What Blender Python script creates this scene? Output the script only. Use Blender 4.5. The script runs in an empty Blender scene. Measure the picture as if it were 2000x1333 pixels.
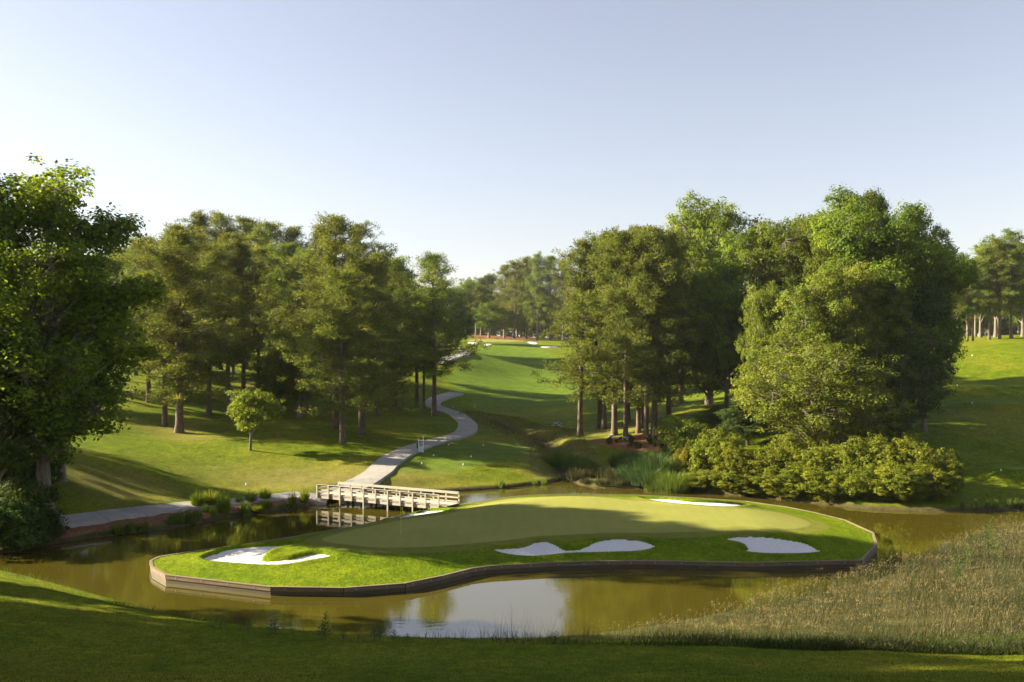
import bpy, math, random
import numpy as np
from mathutils import Vector

random.seed(11)
rng = np.random.default_rng(11)
sc = bpy.context.scene
col = sc.collection

# ------------------------------------------------------------------ camera, world, sun, exposure
F, H, YH = 1800.0, 15.4, 690.0            # focal length in photo pixels, eye height above the pond, horizon row
cam_d = bpy.data.cameras.new('camera')
cam = bpy.data.objects.new('camera', cam_d)
col.objects.link(cam)
cam.location = (0, 0, H)
cam.rotation_euler = (math.radians(90), 0, 0)
cam_d.sensor_width = 36
cam_d.lens = F / 2000 * 36
cam_d.shift_y = (YH - 666.5) / 2000
cam_d.clip_end = 6000
sc.camera = cam

SUN_EL = math.radians(23)
SUN_AZ = math.radians(10)                  # degrees beyond straight left
SDIR = Vector((-math.cos(SUN_EL) * math.cos(SUN_AZ), math.cos(SUN_EL) * math.sin(SUN_AZ), math.sin(SUN_EL)))
world = bpy.data.worlds.new('World')
sc.world = world
world.use_nodes = True
wn = world.node_tree
bg = wn.nodes['Background']
sky = wn.nodes.new('ShaderNodeTexSky')
sky.sky_type = 'NISHITA'
sky.sun_disc = False
sky.sun_elevation = SUN_EL
sky.sun_rotation = math.atan2(SDIR.x, SDIR.y)
sky.air_density = 1.15
sky.dust_density = 0.5
sky.ozone_density = 2.0
whiten = wn.nodes.new('ShaderNodeHueSaturation')       # pale summer-evening sky, even over the whole dome
whiten.inputs['Saturation'].default_value = 0.66
balance = wn.nodes.new('ShaderNodeMix')
balance.data_type = 'RGBA'; balance.blend_type = 'MULTIPLY'
balance.inputs[0].default_value = 1.0
balance.inputs[7].default_value = (0.97, 0.875, 0.88, 1)
wn.links.new(sky.outputs[0], whiten.inputs['Color'])
wn.links.new(whiten.outputs[0], balance.inputs[6])
wn.links.new(balance.outputs[2], bg.inputs[0])
bg.inputs[1].default_value = 0.05
sun_d = bpy.data.lights.new('sun', 'SUN')
sun_d.energy = 5.0
sun_d.angle = math.radians(0.5)
sun_d.color = (1.0, 0.87, 0.62)
sun = bpy.data.objects.new('sun', sun_d)
col.objects.link(sun)
sun.location = (-60, 10, 80)
sun.rotation_euler = SDIR.to_track_quat('Z', 'Y').to_euler()
vs = sc.view_settings
vs.view_transform = 'Standard'
vs.look = 'None'
vs.exposure = 2.18
vs.gamma = 1
vs.use_curve_mapping = False
sc.render.engine = 'CYCLES'
sc.cycles.use_denoising = True
sc.cycles.max_bounces = 6
sc.cycles.transparent_max_bounces = 4
sc.cycles.diffuse_bounces = 3
sc.cycles.glossy_bounces = 3
sc.cycles.transmission_bounces = 3
sc.cycles.caustics_reflective = False
sc.cycles.caustics_refractive = False

# ------------------------------------------------------------------ helpers
def link(name, me, mat=None, parent=None):
    o = bpy.data.objects.new(name, me)
    col.objects.link(o)
    if mat is not None and me is not None and not me.materials:
        me.materials.append(mat)
    if parent is not None:
        o.parent = parent
    return o

def tag(o, label=None, cat=None, group=None, kind=None):
    if label: o['label'] = label
    if cat: o['category'] = cat
    if group: o['group'] = group
    if kind: o['kind'] = kind
    return o

def empty(name, loc, rz=0.0):
    o = bpy.data.objects.new(name, None)
    col.objects.link(o)
    o.location = loc
    o.rotation_euler = (0, 0, rz)
    o.empty_display_size = 0.3
    return o

def np_mesh(name, V, faces, attrs=None, smooth=False):
    """faces: list of (n,k) int arrays"""
    me = bpy.data.meshes.new(name)
    V = np.asarray(V, dtype=np.float32)
    me.vertices.add(len(V))
    me.vertices.foreach_set('co', V.ravel())
    faces = [np.asarray(f, dtype=np.int32) for f in faces if len(f)]
    nl = sum(f.size for f in faces)
    npoly = sum(len(f) for f in faces)
    me.loops.add(nl)
    me.polygons.add(npoly)
    me.loops.foreach_set('vertex_index', np.concatenate([f.ravel() for f in faces]))
    st, a = [], 0
    for f in faces:
        st.append(a + np.arange(len(f)) * f.shape[1])
        a += f.size
    me.polygons.foreach_set('loop_start', np.concatenate(st).astype(np.int32))
    if attrs:
        for k, v in attrs.items():
            at = me.attributes.new(k, 'FLOAT', 'POINT')
            at.data.foreach_set('value', np.asarray(v, dtype=np.float32))
    me.update(calc_edges=True)
    me.validate()
    me.polygons.foreach_set('use_smooth', np.full(len(me.polygons), bool(smooth)))
    return me

class MB:
    """collects boxes and tubes into one mesh"""
    def __init__(s):
        s.V, s.Q, s.T, s.n = [], [], [], 0
    def add(s, V, Q=None, T=None):
        V = np.asarray(V, float)
        if Q is not None and len(Q): s.Q.append(np.asarray(Q, int) + s.n)
        if T is not None and len(T): s.T.append(np.asarray(T, int) + s.n)
        s.V.append(V); s.n += len(V)
        return s
    def box(s, c, size, rz=0.0, bev=0.0):
        sx, sy, sz = [v / 2 for v in size]
        P8 = np.array([[x, y, z] for z in (-sz, sz) for x, y in ((-sx, -sy), (sx, -sy), (sx, sy), (-sx, sy))])
        ca, sa = math.cos(rz), math.sin(rz)
        R = np.array([[ca, -sa, 0], [sa, ca, 0], [0, 0, 1]])
        return s.add(P8 @ R.T + np.array(c), [[3, 2, 1, 0], [4, 5, 6, 7], [0, 1, 5, 4], [1, 2, 6, 5], [2, 3, 7, 6], [3, 0, 4, 7]])
    def tube(s, pts, rad, sides=8, cap=True):
        V, Q, T = tube(pts, rad, sides, cap)
        return s.add(V, Q, T)
    def mesh(s, name, attrs=None, smooth=False):
        fs = []
        if s.Q: fs.append(np.concatenate(s.Q))
        if s.T: fs.append(np.concatenate(s.T))
        return np_mesh(name, np.concatenate(s.V), fs, attrs, smooth)
    def build(s, name, mat, parent=None, smooth=False):
        return link(name, s.mesh(name, smooth=smooth), mat, parent)

def tube(pts, rad, sides=8, cap=True):
    pts = np.asarray(pts, float); n = len(pts)
    rad = np.broadcast_to(np.asarray(rad, float), (n,))
    d = np.gradient(pts, axis=0)
    d /= np.linalg.norm(d, axis=1)[:, None] + 1e-9
    ref = np.where(np.abs(d[:, 2:3]) > 0.9, np.array([[1., 0, 0]]), np.array([[0, 0, 1.]]))
    u = np.cross(d, ref); u /= np.linalg.norm(u, axis=1)[:, None] + 1e-9
    v = np.cross(d, u)
    a = np.arange(sides) / sides * 2 * math.pi
    V = pts[:, None] + rad[:, None, None] * (np.cos(a)[None, :, None] * u[:, None] + np.sin(a)[None, :, None] * v[:, None])
    V = V.reshape(-1, 3)
    i = np.arange(n - 1)[:, None] * sides; j = np.arange(sides)[None]; k = (j + 1) % sides
    Q = np.stack([i + j, i + sides + j, i + sides + k, i + k], -1).reshape(-1, 4)
    T = []
    if cap:
        V = np.vstack([V, pts[-1]])
        b = (n - 1) * sides
        T = [[b + jj, n * sides, b + (jj + 1) % sides] for jj in range(sides)]
    return V, Q, T

def smooth01(t):
    t = np.clip(t, 0, 1)
    return t * t * (3 - 2 * t)

def poly_sd(x, y, poly):
    """signed distance to polygon, negative inside"""
    x = np.asarray(x, float); y = np.asarray(y, float)
    p = np.asarray(poly, float); q = np.roll(p, -1, axis=0)
    best = np.full(x.shape, 1e18); inside = np.zeros(x.shape, bool)
    for (ax, ay), (bx, by) in zip(p, q):
        ex, ey = bx - ax, by - ay
        t = np.clip(((x - ax) * ex + (y - ay) * ey) / (ex * ex + ey * ey + 1e-12), 0, 1)
        dx, dy = x - ax - t * ex, y - ay - t * ey
        best = np.minimum(best, dx * dx + dy * dy)
        cond = (ay > y) != (by > y)
        xi = ax + (y - ay) / (by - ay + 1e-18) * ex
        inside ^= cond & (x < xi)
    d = np.sqrt(best)
    return np.where(inside, -d, d)

def line_dist(x, y, pts):
    best = np.full(np.shape(x), 1e18)
    for (ax, ay), (bx, by) in zip(pts[:-1], pts[1:]):
        ex, ey = bx - ax, by - ay
        t = np.clip(((x - ax) * ex + (y - ay) * ey) / (ex * ex + ey * ey + 1e-12), 0, 1)
        best = np.minimum(best, (x - ax - t * ex) ** 2 + (y - ay - t * ey) ** 2)
    return np.sqrt(best)

def spline(pts, n, closed=False):
    """Catmull-Rom through points, n samples a span"""
    p = np.asarray(pts, float); out = []
    N = len(p)
    rngi = range(N if closed else N - 1)
    for i in rngi:
        if closed:
            a, b, c, d = p[(i - 1) % N], p[i], p[(i + 1) % N], p[(i + 2) % N]
        else:
            a, b, c, d = p[max(i - 1, 0)], p[i], p[i + 1], p[min(i + 2, N - 1)]
        for k in range(n):
            t = k / n
            out.append(0.5 * ((2 * b) + (-a + c) * t + (2 * a - 5 * b + 4 * c - d) * t * t + (-a + 3 * b - 3 * c + d) * t ** 3))
    if not closed: out.append(p[-1])
    return np.array(out)

def at_z(px, py, z):
    d = (H - z) * F / (py - YH)
    return ((px - 1000) * d / F, d)

# value noise in numpy for shapes
_perm = rng.permutation(4096)
def vnoise(x, y):
    xi = np.floor(x).astype(int); yi = np.floor(y).astype(int)
    fx = x - xi; fy = y - yi
    fx = fx * fx * (3 - 2 * fx); fy = fy * fy * (3 - 2 * fy)
    h = lambda a, b: _perm[(_perm[a & 4095] + b) & 4095] / 4095.0
    return (h(xi, yi) * (1 - fx) + h(xi + 1, yi) * fx) * (1 - fy) + (h(xi, yi + 1) * (1 - fx) + h(xi + 1, yi + 1) * fx) * fy

# ------------------------------------------------------------------ materials
def new_mat(name):
    m = bpy.data.materials.new(name)
    m.use_nodes = True
    nt = m.node_tree
    b = nt.nodes['Principled BSDF']
    return m, nt, b

def N(nt, t, **kw):
    n = nt.nodes.new(t)
    for k, v in kw.items():
        setattr(n, k, v)
    return n

def noise(nt, vec, scale, detail=4.0, rough=0.6):
    n = N(nt, 'ShaderNodeTexNoise')
    n.inputs['Scale'].default_value = scale
    n.inputs['Detail'].default_value = detail
    n.inputs['Roughness'].default_value = rough
    if vec is not None: nt.links.new(vec, n.inputs['Vector'])
    return n.outputs['Fac']

def ramp(nt, fac, stops):
    r = N(nt, 'ShaderNodeValToRGB')
    e = r.color_ramp.elements
    while len(e) < len(stops): e.new(0.5)
    for el, (p, c) in zip(e, stops):
        el.position = p
        el.color = (c[0], c[1], c[2], 1)
    nt.links.new(fac, r.inputs[0])
    return r.outputs[0]

def mixc(nt, fac, a, b, mode='MIX'):
    m = N(nt, 'ShaderNodeMix', data_type='RGBA', blend_type=mode)
    for sock, v in ((m.inputs[0], fac), (m.inputs[6], a), (m.inputs[7], b)):
        if hasattr(v, 'is_output'): nt.links.new(v, sock)
        elif isinstance(v, (int, float)): sock.default_value = v
        else: sock.default_value = (v[0], v[1], v[2], 1)
    return m.outputs[2]

def mathn(nt, op, a, b=None, clamp=False):
    m = N(nt, 'ShaderNodeMath', operation=op, use_clamp=clamp)
    for s, v in zip(m.inputs, (a, b)):
        if v is None: continue
        if hasattr(v, 'is_output'): nt.links.new(v, s)
        else: s.default_value = v
    return m.outputs[0]

def bump(nt, b, height, strength, dist):
    n = N(nt, 'ShaderNodeBump')
    n.inputs['Strength'].default_value = strength
    n.inputs['Distance'].default_value = dist
    nt.links.new(height, n.inputs['Height'])
    nt.links.new(n.outputs[0], b.inputs['Normal'])

def objco(nt):
    return N(nt, 'ShaderNodeTexCoord').outputs['Object']

def attr(nt, name):
    return N(nt, 'ShaderNodeAttribute', attribute_name=name).outputs['Fac']

def scaled(nt, vec, s):
    m = N(nt, 'ShaderNodeMapping')
    m.inputs['Scale'].default_value = s
    nt.links.new(vec, m.inputs['Vector'])
    return m.outputs[0]

def grass_mat(name, dark, light, dry, extra=None, fuzz=1.0):
    m, nt, b = new_mat(name)
    co = objco(nt)
    big = noise(nt, co, 0.09, 5, 0.65)
    mid = noise(nt, co, 0.55, 7, 0.78)
    fine = noise(nt, co, 5.0, 5, 0.8)
    c = ramp(nt, mid, [(0.3, dark), (0.7, light)])
    c = mixc(nt, ramp(nt, big, [(0.45, (0, 0, 0)), (0.72, (1, 1, 1))]), c, dry)
    fm = ramp(nt, fine, [(0.30, (0.42, 0.46, 0.40)), (0.72, (1.5, 1.45, 1.45))] if fuzz > .5 else [(0.28, (0.85, 0.85, 0.85)), (0.75, (1.12, 1.12, 1.12))])
    c = mixc(nt, 1.0, c, fm, 'MULTIPLY')
    if fuzz > .5:
        c = mixc(nt, 1.0, c, ramp(nt, noise(nt, scaled(nt, co, (1, .55, 1)), 1.7, 8, 0.8), [(0.33, (0.55, 0.62, 0.6)), (0.66, (1.25, 1.2, 1.2))]), 'MULTIPLY')
    if extra: c = extra(nt, co, c)
    nt.links.new(c, b.inputs['Base Color'])
    b.inputs['Roughness'].default_value = 0.85
    b.inputs['Specular IOR Level'].default_value = 0.05
    hgt = mathn(nt, 'ADD', mathn(nt, 'MULTIPLY', fine, 0.6), mid)
    bump(nt, b, hgt, 1.0 * fuzz, 0.2)
    return m

G_ROUGH_D, G_ROUGH_L, G_DRY = (0.062, 0.110, 0.004), (0.175, 0.215, 0.006), (0.235, 0.225, 0.016)
G_FAIR_D, G_FAIR_L = (0.075, 0.130, 0.012), (0.130, 0.180, 0.018)

def ground_extra(nt, co, c):
    f = attr(nt, 'fair')
    n = noise(nt, co, 0.5, 3, 0.6)
    fc = ramp(nt, n, [(0.3, G_FAIR_D), (0.7, G_FAIR_L)])
    c = mixc(nt, f, c, fc)
    d = attr(nt, 'dry')
    dn = mathn(nt, 'MULTIPLY', d, ramp(nt, noise(nt, co, 0.8, 6, 0.75), [(0.3, (0.2, 0.2, 0.2)), (0.6, (1, 1, 1))]))
    c = mixc(nt, dn, c, (0.21, 0.165, 0.06))
    mud = attr(nt, 'mud')
    mc = ramp(nt, noise(nt, co, 1.3, 6, 0.7), [(0.3, (0.035, 0.026, 0.016)), (0.7, (0.11, 0.085, 0.05))])
    return mixc(nt, mud, c, mc)

M = {}
M['ground'] = grass_mat('turf', G_ROUGH_D, G_ROUGH_L, G_DRY, ground_extra)
def island_extra(nt, co, c):
    cc = ramp(nt, noise(nt, co, 1.2, 4, 0.6), [(0.3, (0.135, 0.150, 0.020)), (0.7, (0.185, 0.195, 0.034))])
    return mixc(nt, attr(nt, 'collar'), c, cc)
M['island'] = grass_mat('island_turf', (0.080, 0.145, 0.003), (0.165, 0.230, 0.005), (0.20, 0.235, 0.006), island_extra)
def green_extra(nt, co, c):
    w = N(nt, 'ShaderNodeTexWave')
    w.inputs['Scale'].default_value = 0.28
    w.inputs['Distortion'].default_value = 0.3
    nt.links.new(co, w.inputs['Vector'])
    return mixc(nt, 0.025, c, ramp(nt, w.outputs['Fac'], [(0.4, (0.10, 0.13, 0.04)), (0.6, (0.32, 0.33, 0.13))]))
M['green'] = grass_mat('putting_green_turf', (0.205, 0.215, 0.048), (0.240, 0.245, 0.055), (0.265, 0.255, 0.062), green_extra, fuzz=0.25)

def simple_noise_mat(name, stops, scale, rough=0.8, spec=0.3, bump_s=0.4, bump_d=0.03, detail=6, stretch=None):
    m, nt, b = new_mat(name)
    co = objco(nt)
    oi = N(nt, 'ShaderNodeObjectInfo')
    va = N(nt, 'ShaderNodeVectorMath', operation='ADD')
    nt.links.new(co, va.inputs[0]); nt.links.new(mathn(nt, 'MULTIPLY', oi.outputs['Random'], 300.0), va.inputs[1])
    co = va.outputs[0]
    if stretch: co = scaled(nt, co, stretch)
    f = noise(nt, co, scale, detail, 0.7)
    nt.links.new(ramp(nt, f, stops), b.inputs['Base Color'])
    b.inputs['Roughness'].default_value = rough
    b.inputs['Specular IOR Level'].default_value = spec
    bump(nt, b, f, bump_s, bump_d)
    return m

M['sand'] = simple_noise_mat('white_sand', [(0.25, (0.58, 0.565, 0.545)), (0.75, (0.72, 0.705, 0.685))], 4.0, 0.95, 0.1, 1.0, 0.10)
m, nt, b = new_mat('concrete')
co = objco(nt)
pc = ramp(nt, noise(nt, co, 1.2, 6, .7), [(0.25, (0.23, 0.215, 0.20)), (0.75, (0.34, 0.32, 0.295))])
pc = mixc(nt, ramp(nt, noise(nt, co, 0.25, 5, .7), [(0.5, (0, 0, 0)), (0.75, (.6, .6, .6))]), pc, (0.17, 0.155, 0.135))
fr = mathn(nt, 'FRACT', mathn(nt, 'MULTIPLY', attr(nt, 'along'), 0.3))
pc = mixc(nt, mathn(nt, 'LESS_THAN', fr, 0.014), pc, (0.09, 0.085, 0.07))
nt.links.new(pc, b.inputs['Base Color'])
b.inputs['Roughness'].default_value = 0.9
M['path'] = m
M['straw'] = simple_noise_mat('pine_straw', [(0.2, (0.085, 0.036, 0.017)), (0.5, (0.19, 0.092, 0.045)), (0.8, (0.32, 0.18, 0.095))], 3.5, 0.95, 0.1, 1.0, 0.12)
M['wood'] = simple_noise_mat('weathered_wood', [(0.2, (0.30, 0.265, 0.215)), (0.55, (0.44, 0.40, 0.34)), (0.85, (0.56, 0.52, 0.455))], 2.5, 0.85, 0.2, 0.4, 0.01, stretch=(.6, 6, 6))
M['wall_wood'] = simple_noise_mat('wall_timber', [(0.2, (0.10, 0.075, 0.05)), (0.5, (0.19, 0.145, 0.095)), (0.85, (0.30, 0.24, 0.165))], 2.0, 0.85, 0.2, 0.4, 0.01, stretch=(.35, 5, 5))
M['wet_wood'] = simple_noise_mat('wet_timber', [(0.2, (0.045, 0.034, 0.02)), (0.8, (0.13, 0.095, 0.055))], 2.2, 0.6, 0.4, 0.4, 0.01, stretch=(.35, 5, 5))
M['pile'] = simple_noise_mat('dark_pile', [(0.2, (0.07, 0.055, 0.04)), (0.8, (0.20, 0.16, 0.11))], 4, 0.8, 0.3, 0.5, 0.02)
M['rock'] = simple_noise_mat('pale_rock', [(0.2, (0.22, 0.21, 0.20)), (0.8, (0.50, 0.48, 0.46))], 3, 0.85, 0.3, 0.7, 0.05)
M['mud'] = simple_noise_mat('mud', [(0.3, (0.035, 0.04, 0.012)), (0.5, (0.07, 0.055, 0.03)), (0.8, (0.17, 0.13, 0.08))], 0.8, 0.6, 0.4, 0.6, 0.06)

def plain(name, c, rough=0.5, spec=0.4):
    m, nt, b = new_mat(name)
    co = objco(nt)
    f = noise(nt, co, 6, 4, 0.6)
    lo = [v * 0.85 for v in c]
    nt.links.new(ramp(nt, f, [(0.3, lo), (0.7, c)]), b.inputs['Base Color'])
    b.inputs['Roughness'].default_value = rough
    b.inputs['Specular IOR Level'].default_value = spec
    return m
M['white'] = plain('white_paint', (0.80, 0.80, 0.78))
M['yellow'] = plain('yellow_fabric', (0.62, 0.62, 0.04), 0.8)
M['dkgreen'] = plain('dark_green_plastic', (0.01, 0.06, 0.045), 0.4)
M['cooler'] = plain('pale_grey_plastic', (0.62, 0.64, 0.70), 0.4)
M['flower'] = plain('white_petal', (0.75, 0.74, 0.72), 0.7)

def bark_mat(name, a, b_, c):
    m, nt, b = new_mat(name)
    co = scaled(nt, objco(nt), (1, 1, 0.22))
    f = noise(nt, co, 5, 6, 0.75)
    nt.links.new(ramp(nt, f, [(0.25, a), (0.5, b_), (0.78, c)]), b.inputs['Base Color'])
    b.inputs['Roughness'].default_value = 0.95
    b.inputs['Specular IOR Level'].default_value = 0.1
    bump(nt, b, f, 1.0, 0.08)
    return m
M['pine_bark'] = bark_mat('pine_bark', (0.045, 0.034, 0.026), (0.13, 0.098, 0.074), (0.27, 0.21, 0.165))
M['bark'] = bark_mat('grey_bark', (0.06, 0.05, 0.04), (0.16, 0.135, 0.105), (0.30, 0.26, 0.21))

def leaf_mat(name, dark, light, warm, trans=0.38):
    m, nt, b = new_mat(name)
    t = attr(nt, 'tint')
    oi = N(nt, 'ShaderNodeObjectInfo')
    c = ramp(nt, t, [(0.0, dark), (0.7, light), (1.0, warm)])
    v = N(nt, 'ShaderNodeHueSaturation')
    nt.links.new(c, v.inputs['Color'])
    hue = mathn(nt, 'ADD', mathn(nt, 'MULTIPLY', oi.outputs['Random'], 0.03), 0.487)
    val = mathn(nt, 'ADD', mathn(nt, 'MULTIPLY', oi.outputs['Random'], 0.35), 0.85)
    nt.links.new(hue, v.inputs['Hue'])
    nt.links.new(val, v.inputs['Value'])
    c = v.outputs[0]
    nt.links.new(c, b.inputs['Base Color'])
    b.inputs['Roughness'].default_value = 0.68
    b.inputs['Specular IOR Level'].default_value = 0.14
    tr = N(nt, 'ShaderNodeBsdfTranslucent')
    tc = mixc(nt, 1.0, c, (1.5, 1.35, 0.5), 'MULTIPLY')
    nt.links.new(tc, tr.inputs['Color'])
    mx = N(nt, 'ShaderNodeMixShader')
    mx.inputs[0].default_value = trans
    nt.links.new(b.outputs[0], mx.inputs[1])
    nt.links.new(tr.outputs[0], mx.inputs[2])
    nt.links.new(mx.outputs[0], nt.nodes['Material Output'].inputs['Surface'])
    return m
M['pine'] = leaf_mat('pine_needles', (0.050, 0.080, 0.013), (0.150, 0.185, 0.032), (0.29, 0.27, 0.058), 0.36)
M['pine_far'] = M['pine']
M['leaf'] = leaf_mat('broad_leaves', (0.052, 0.086, 0.009), (0.150, 0.195, 0.020), (0.24, 0.265, 0.032), 0.45)
M['leaf_light'] = leaf_mat('light_leaves', (0.085, 0.125, 0.016), (0.195, 0.245, 0.034), (0.27, 0.30, 0.05), 0.45)
M['leaf_olive'] = leaf_mat('olive_leaves', (0.075, 0.095, 0.012), (0.165, 0.185, 0.024), (0.23, 0.215, 0.032), 0.42)
M['leaf_gold'] = leaf_mat('golden_leaves', (0.070, 0.098, 0.010), (0.195, 0.215, 0.018), (0.33, 0.305, 0.03), 0.40)
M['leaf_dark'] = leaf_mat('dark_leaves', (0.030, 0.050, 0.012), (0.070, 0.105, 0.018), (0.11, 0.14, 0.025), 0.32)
M['reed'] = leaf_mat('reed_blades', (0.06, 0.095, 0.02), (0.125, 0.175, 0.035), (0.20, 0.24, 0.06), 0.4)
M['grass_clump'] = leaf_mat('grass_blades', (0.10, 0.15, 0.016), (0.20, 0.255, 0.03), (0.30, 0.32, 0.06), 0.42)
M['turf_blade'] = leaf_mat('turf_blades', (0.055, 0.090, 0.008), (0.105, 0.140, 0.012), (0.15, 0.17, 0.02), 0.35)
M['tall_grass'] = leaf_mat('dry_tall_grass', (0.020, 0.034, 0.011), (0.056, 0.060, 0.027), (0.24, 0.165, 0.085), 0.25)
M['blue_reed'] = leaf_mat('blue_green_reed_blades', (0.028, 0.060, 0.024), (0.060, 0.105, 0.038), (0.10, 0.15, 0.05), 0.3)
M['wisp'] = leaf_mat('wispy_grass', (0.05, 0.055, 0.02), (0.11, 0.10, 0.05), (0.25, 0.18, 0.10), 0.3)
M['under'] = leaf_mat('undergrowth_leaves', (0.022, 0.036, 0.010), (0.055, 0.070, 0.020), (0.11, 0.11, 0.035), 0.3)
M['gully'] = leaf_mat('gully_grass', (0.05, 0.075, 0.015), (0.13, 0.135, 0.035), (0.30, 0.24, 0.09), 0.35)
M['weed'] = leaf_mat('weed_leaves', (0.035, 0.075, 0.012), (0.075, 0.13, 0.02), (0.11, 0.16, 0.03), 0.35)

# water: murky olive pond, smooth with faint ripples
m, nt, b = new_mat('pond_water')
co = objco(nt)
b.inputs['Base Color'].default_value = (0.062, 0.052, 0.006, 1)
b.inputs['Roughness'].default_value = 0.03
b.inputs['IOR'].default_value = 2.0
b.inputs['Specular IOR Level'].default_value = 0.9
rip = noise(nt, scaled(nt, co, (0.6, 1.8, 1)), 1.6, 3, 0.5)
bump(nt, b, rip, 0.05, 0.05)
M['water'] = m

# ------------------------------------------------------------------ pond, island and terrain shape
POND = [at_z(px, py, 0) for px, py in [
    (-420, 1092), (-150, 1083), (0, 1082), (110, 1062), (230, 1046), (330, 1034), (430, 1015), (510, 1003), (580, 993), (632, 985),
    (700, 976), (800, 969), (896, 961), (1000, 953), (1080, 943), (1104, 934), (1118, 942), (1160, 952), (1230, 955), (1290, 957),
    (1340, 961), (1480, 972), (1600, 985), (1700, 995), (1850, 1001), (2000, 997), (2250, 990), (2600, 990),
    (2600, 1022), (2250, 1030), (2000, 1050), (1900, 1066), (1700, 1140), (1400, 1205), (1200, 1240), (1000, 1258), (760, 1256), (520, 1240), (330, 1205),
    (150, 1155), (0, 1118), (-150, 1103), (-420, 1100)]]
POND = spline(POND, 4, True)

CAP_Z = 0.52
ISLAND = np.array([at_z(px, py, CAP_Z) for px, py in [
    (295, 1096), (298, 1108), (326, 1124), (530, 1147), (671, 1149), (791, 1140), (860, 1126), (920, 1111), (957, 1106), (1070, 1100), (1170, 1097),
    (1259, 1096), (1466, 1100), (1681, 1095), (1711, 1064), (1704, 1041), (1648, 1016), (1582, 1000), (1536, 991), (1457, 980), (1350, 973),
    (1250, 968), (1150, 966), (1060, 967), (1000, 971), (900, 986), (800, 1005), (700, 1028), (600, 1045), (480, 1064), (350, 1082), (312, 1088)]])

CREEK = [((px - 1000) * d / F, d) for px, d in ((1104, 112), (1100, 124), (1088, 136), (1050, 150), (1000, 160), (965, 166))]

def C(px, py, d):
    return ((px - 1000) * d / F, d, H - (py - YH) * d / F)
CTRL = [
    # near hill
    (0, 0, 13.7), (-30, 0, 13.5), (30, 0, 13.3), (0, -40, 15), (0, 12, 10.6), (-25, 15, 10), (25, 15, 9.6),
    C(960, 1333, 29), C(400, 1333, 29.5), C(100, 1333, 30), C(1600, 1333, 28.5), C(1900, 1333, 28.5),
    C(960, 1264, 42), C(700, 1252, 43), C(520, 1240, 44), C(330, 1205, 48), C(150, 1160, 53), C(0, 1132, 56), C(-150, 1115, 58),
    C(1400, 1268, 41.5), C(1700, 1273, 41), C(2000, 1280, 41), C(1500, 1222, 49), C(1800, 1200, 50), C(2000, 1180, 51), C(2000, 1100, 62), C(2250, 1110, 60),
    (-45, 40, 7.5), (-75, 30, 9), (-75, 60, 6.5), (-55, 68, 2.6), (50, 25, 6.5), (60, 45, 4),
    # left bank and lawn
    C(0, 1030, 76), C(100, 1022, 78), C(370, 990, 86.5), C(600, 967, 93.5), C(-150, 1020, 77),
    C(150, 985, 82), C(280, 958, 90), C(150, 918, 90), C(270, 914, 95), C(60, 900, 88), C(-60, 900, 88), C(20, 975, 80),
    C(330, 905, 104), C(430, 930, 101), C(545, 945, 100), C(600, 900, 112), C(620, 955, 97), C(487, 878, 115), C(350, 845, 128), C(320, 830, 132), C(430, 795, 155), C(500, 742, 185),
    C(250, 780, 150), C(150, 830, 122), C(30, 850, 110), C(-100, 830, 105), C(668, 866, 122), C(705, 848, 132), C(560, 785, 165), C(655, 825, 146),
    # path up and tees
    C(735, 925, 104), C(760, 900, 112), C(830, 868, 127), C(905, 852, 138), C(918, 830, 150), C(880, 805, 166), C(835, 790, 178), C(893, 770, 198),
    C(824, 906, 112), C(905, 908, 112), C(944, 870, 127), C(920, 892, 118), C(820, 945, 102), C(960, 938, 106), C(1030, 925, 110),
    C(848, 812, 165), C(790, 800, 172),
    # valley, fairway
    (7.5, 112, 0.5), (7.3, 124, 1.0), (6.6, 136, 1.5), (4.2, 150, 2.0), (0, 160, 2.5), C(1000, 800, 190), C(1000, 765, 215), C(1000, 735, 243), C(1000, 702, 285), C(960, 668, 340), C(1080, 690, 300),
    C(870, 705, 240), C(912, 687, 262), C(780, 700, 240), C(1000, 662, 380), C(900, 655, 400),
    # right grove
    C(1150, 885, 125), C(1217, 860, 134), C(1131, 850, 145), C(1306, 826, 142), C(1180, 838, 146), C(1260, 915, 114), C(1100, 790, 195), C(1250, 780, 185), C(1400, 780, 165),
    C(1400, 850, 128), C(1500, 850, 122), C(1700, 820, 125), C(1600, 900, 106),
    # right hill
    C(1900, 960, 97), C(1800, 900, 108), C(1960, 922, 103), C(1900, 860, 114), C(1800, 830, 121), C(1900, 802, 129), C(1900, 789, 140), C(2050, 789, 140), C(1900, 758, 146), C(1900, 752, 158), C(1900, 702, 176), C(1900, 695, 190),
    C(1950, 664, 222), C(1850, 668, 228), C(1950, 656, 300), C(1750, 700, 190), C(2200, 900, 104), C(2200, 780, 130), C(2250, 660, 210), (60, 90, 1.5),
    # far corners
    (-140, 200, 14), (-200, 120, 12), (-120, 280, 18), (0, 430, 23), (-150, 420, 22), (150, 420, 22), (220, 250, 21), (200, 120, 14), (120, 60, 8), (120, 0, 12), (-120, 0, 12), (-160, 60, 10), (0, -120, 16)]
CTRL = np.array(CTRL)
_S = 60.0
def _tps_fit(c, lam=0.004):
    X = c[:, :2] / _S; n = len(X)
    r2 = ((X[:, None] - X[None]) ** 2).sum(-1)
    K = 0.5 * r2 * np.log(r2 + 1e-12) + lam * np.eye(n)
    Pm = np.hstack([np.ones((n, 1)), X])
    A = np.zeros((n + 3, n + 3)); A[:n, :n] = K; A[:n, n:] = Pm; A[n:, :n] = Pm.T
    return X, np.linalg.solve(A, np.concatenate([c[:, 2], np.zeros(3)]))
_TX, _TW = _tps_fit(CTRL)
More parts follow.
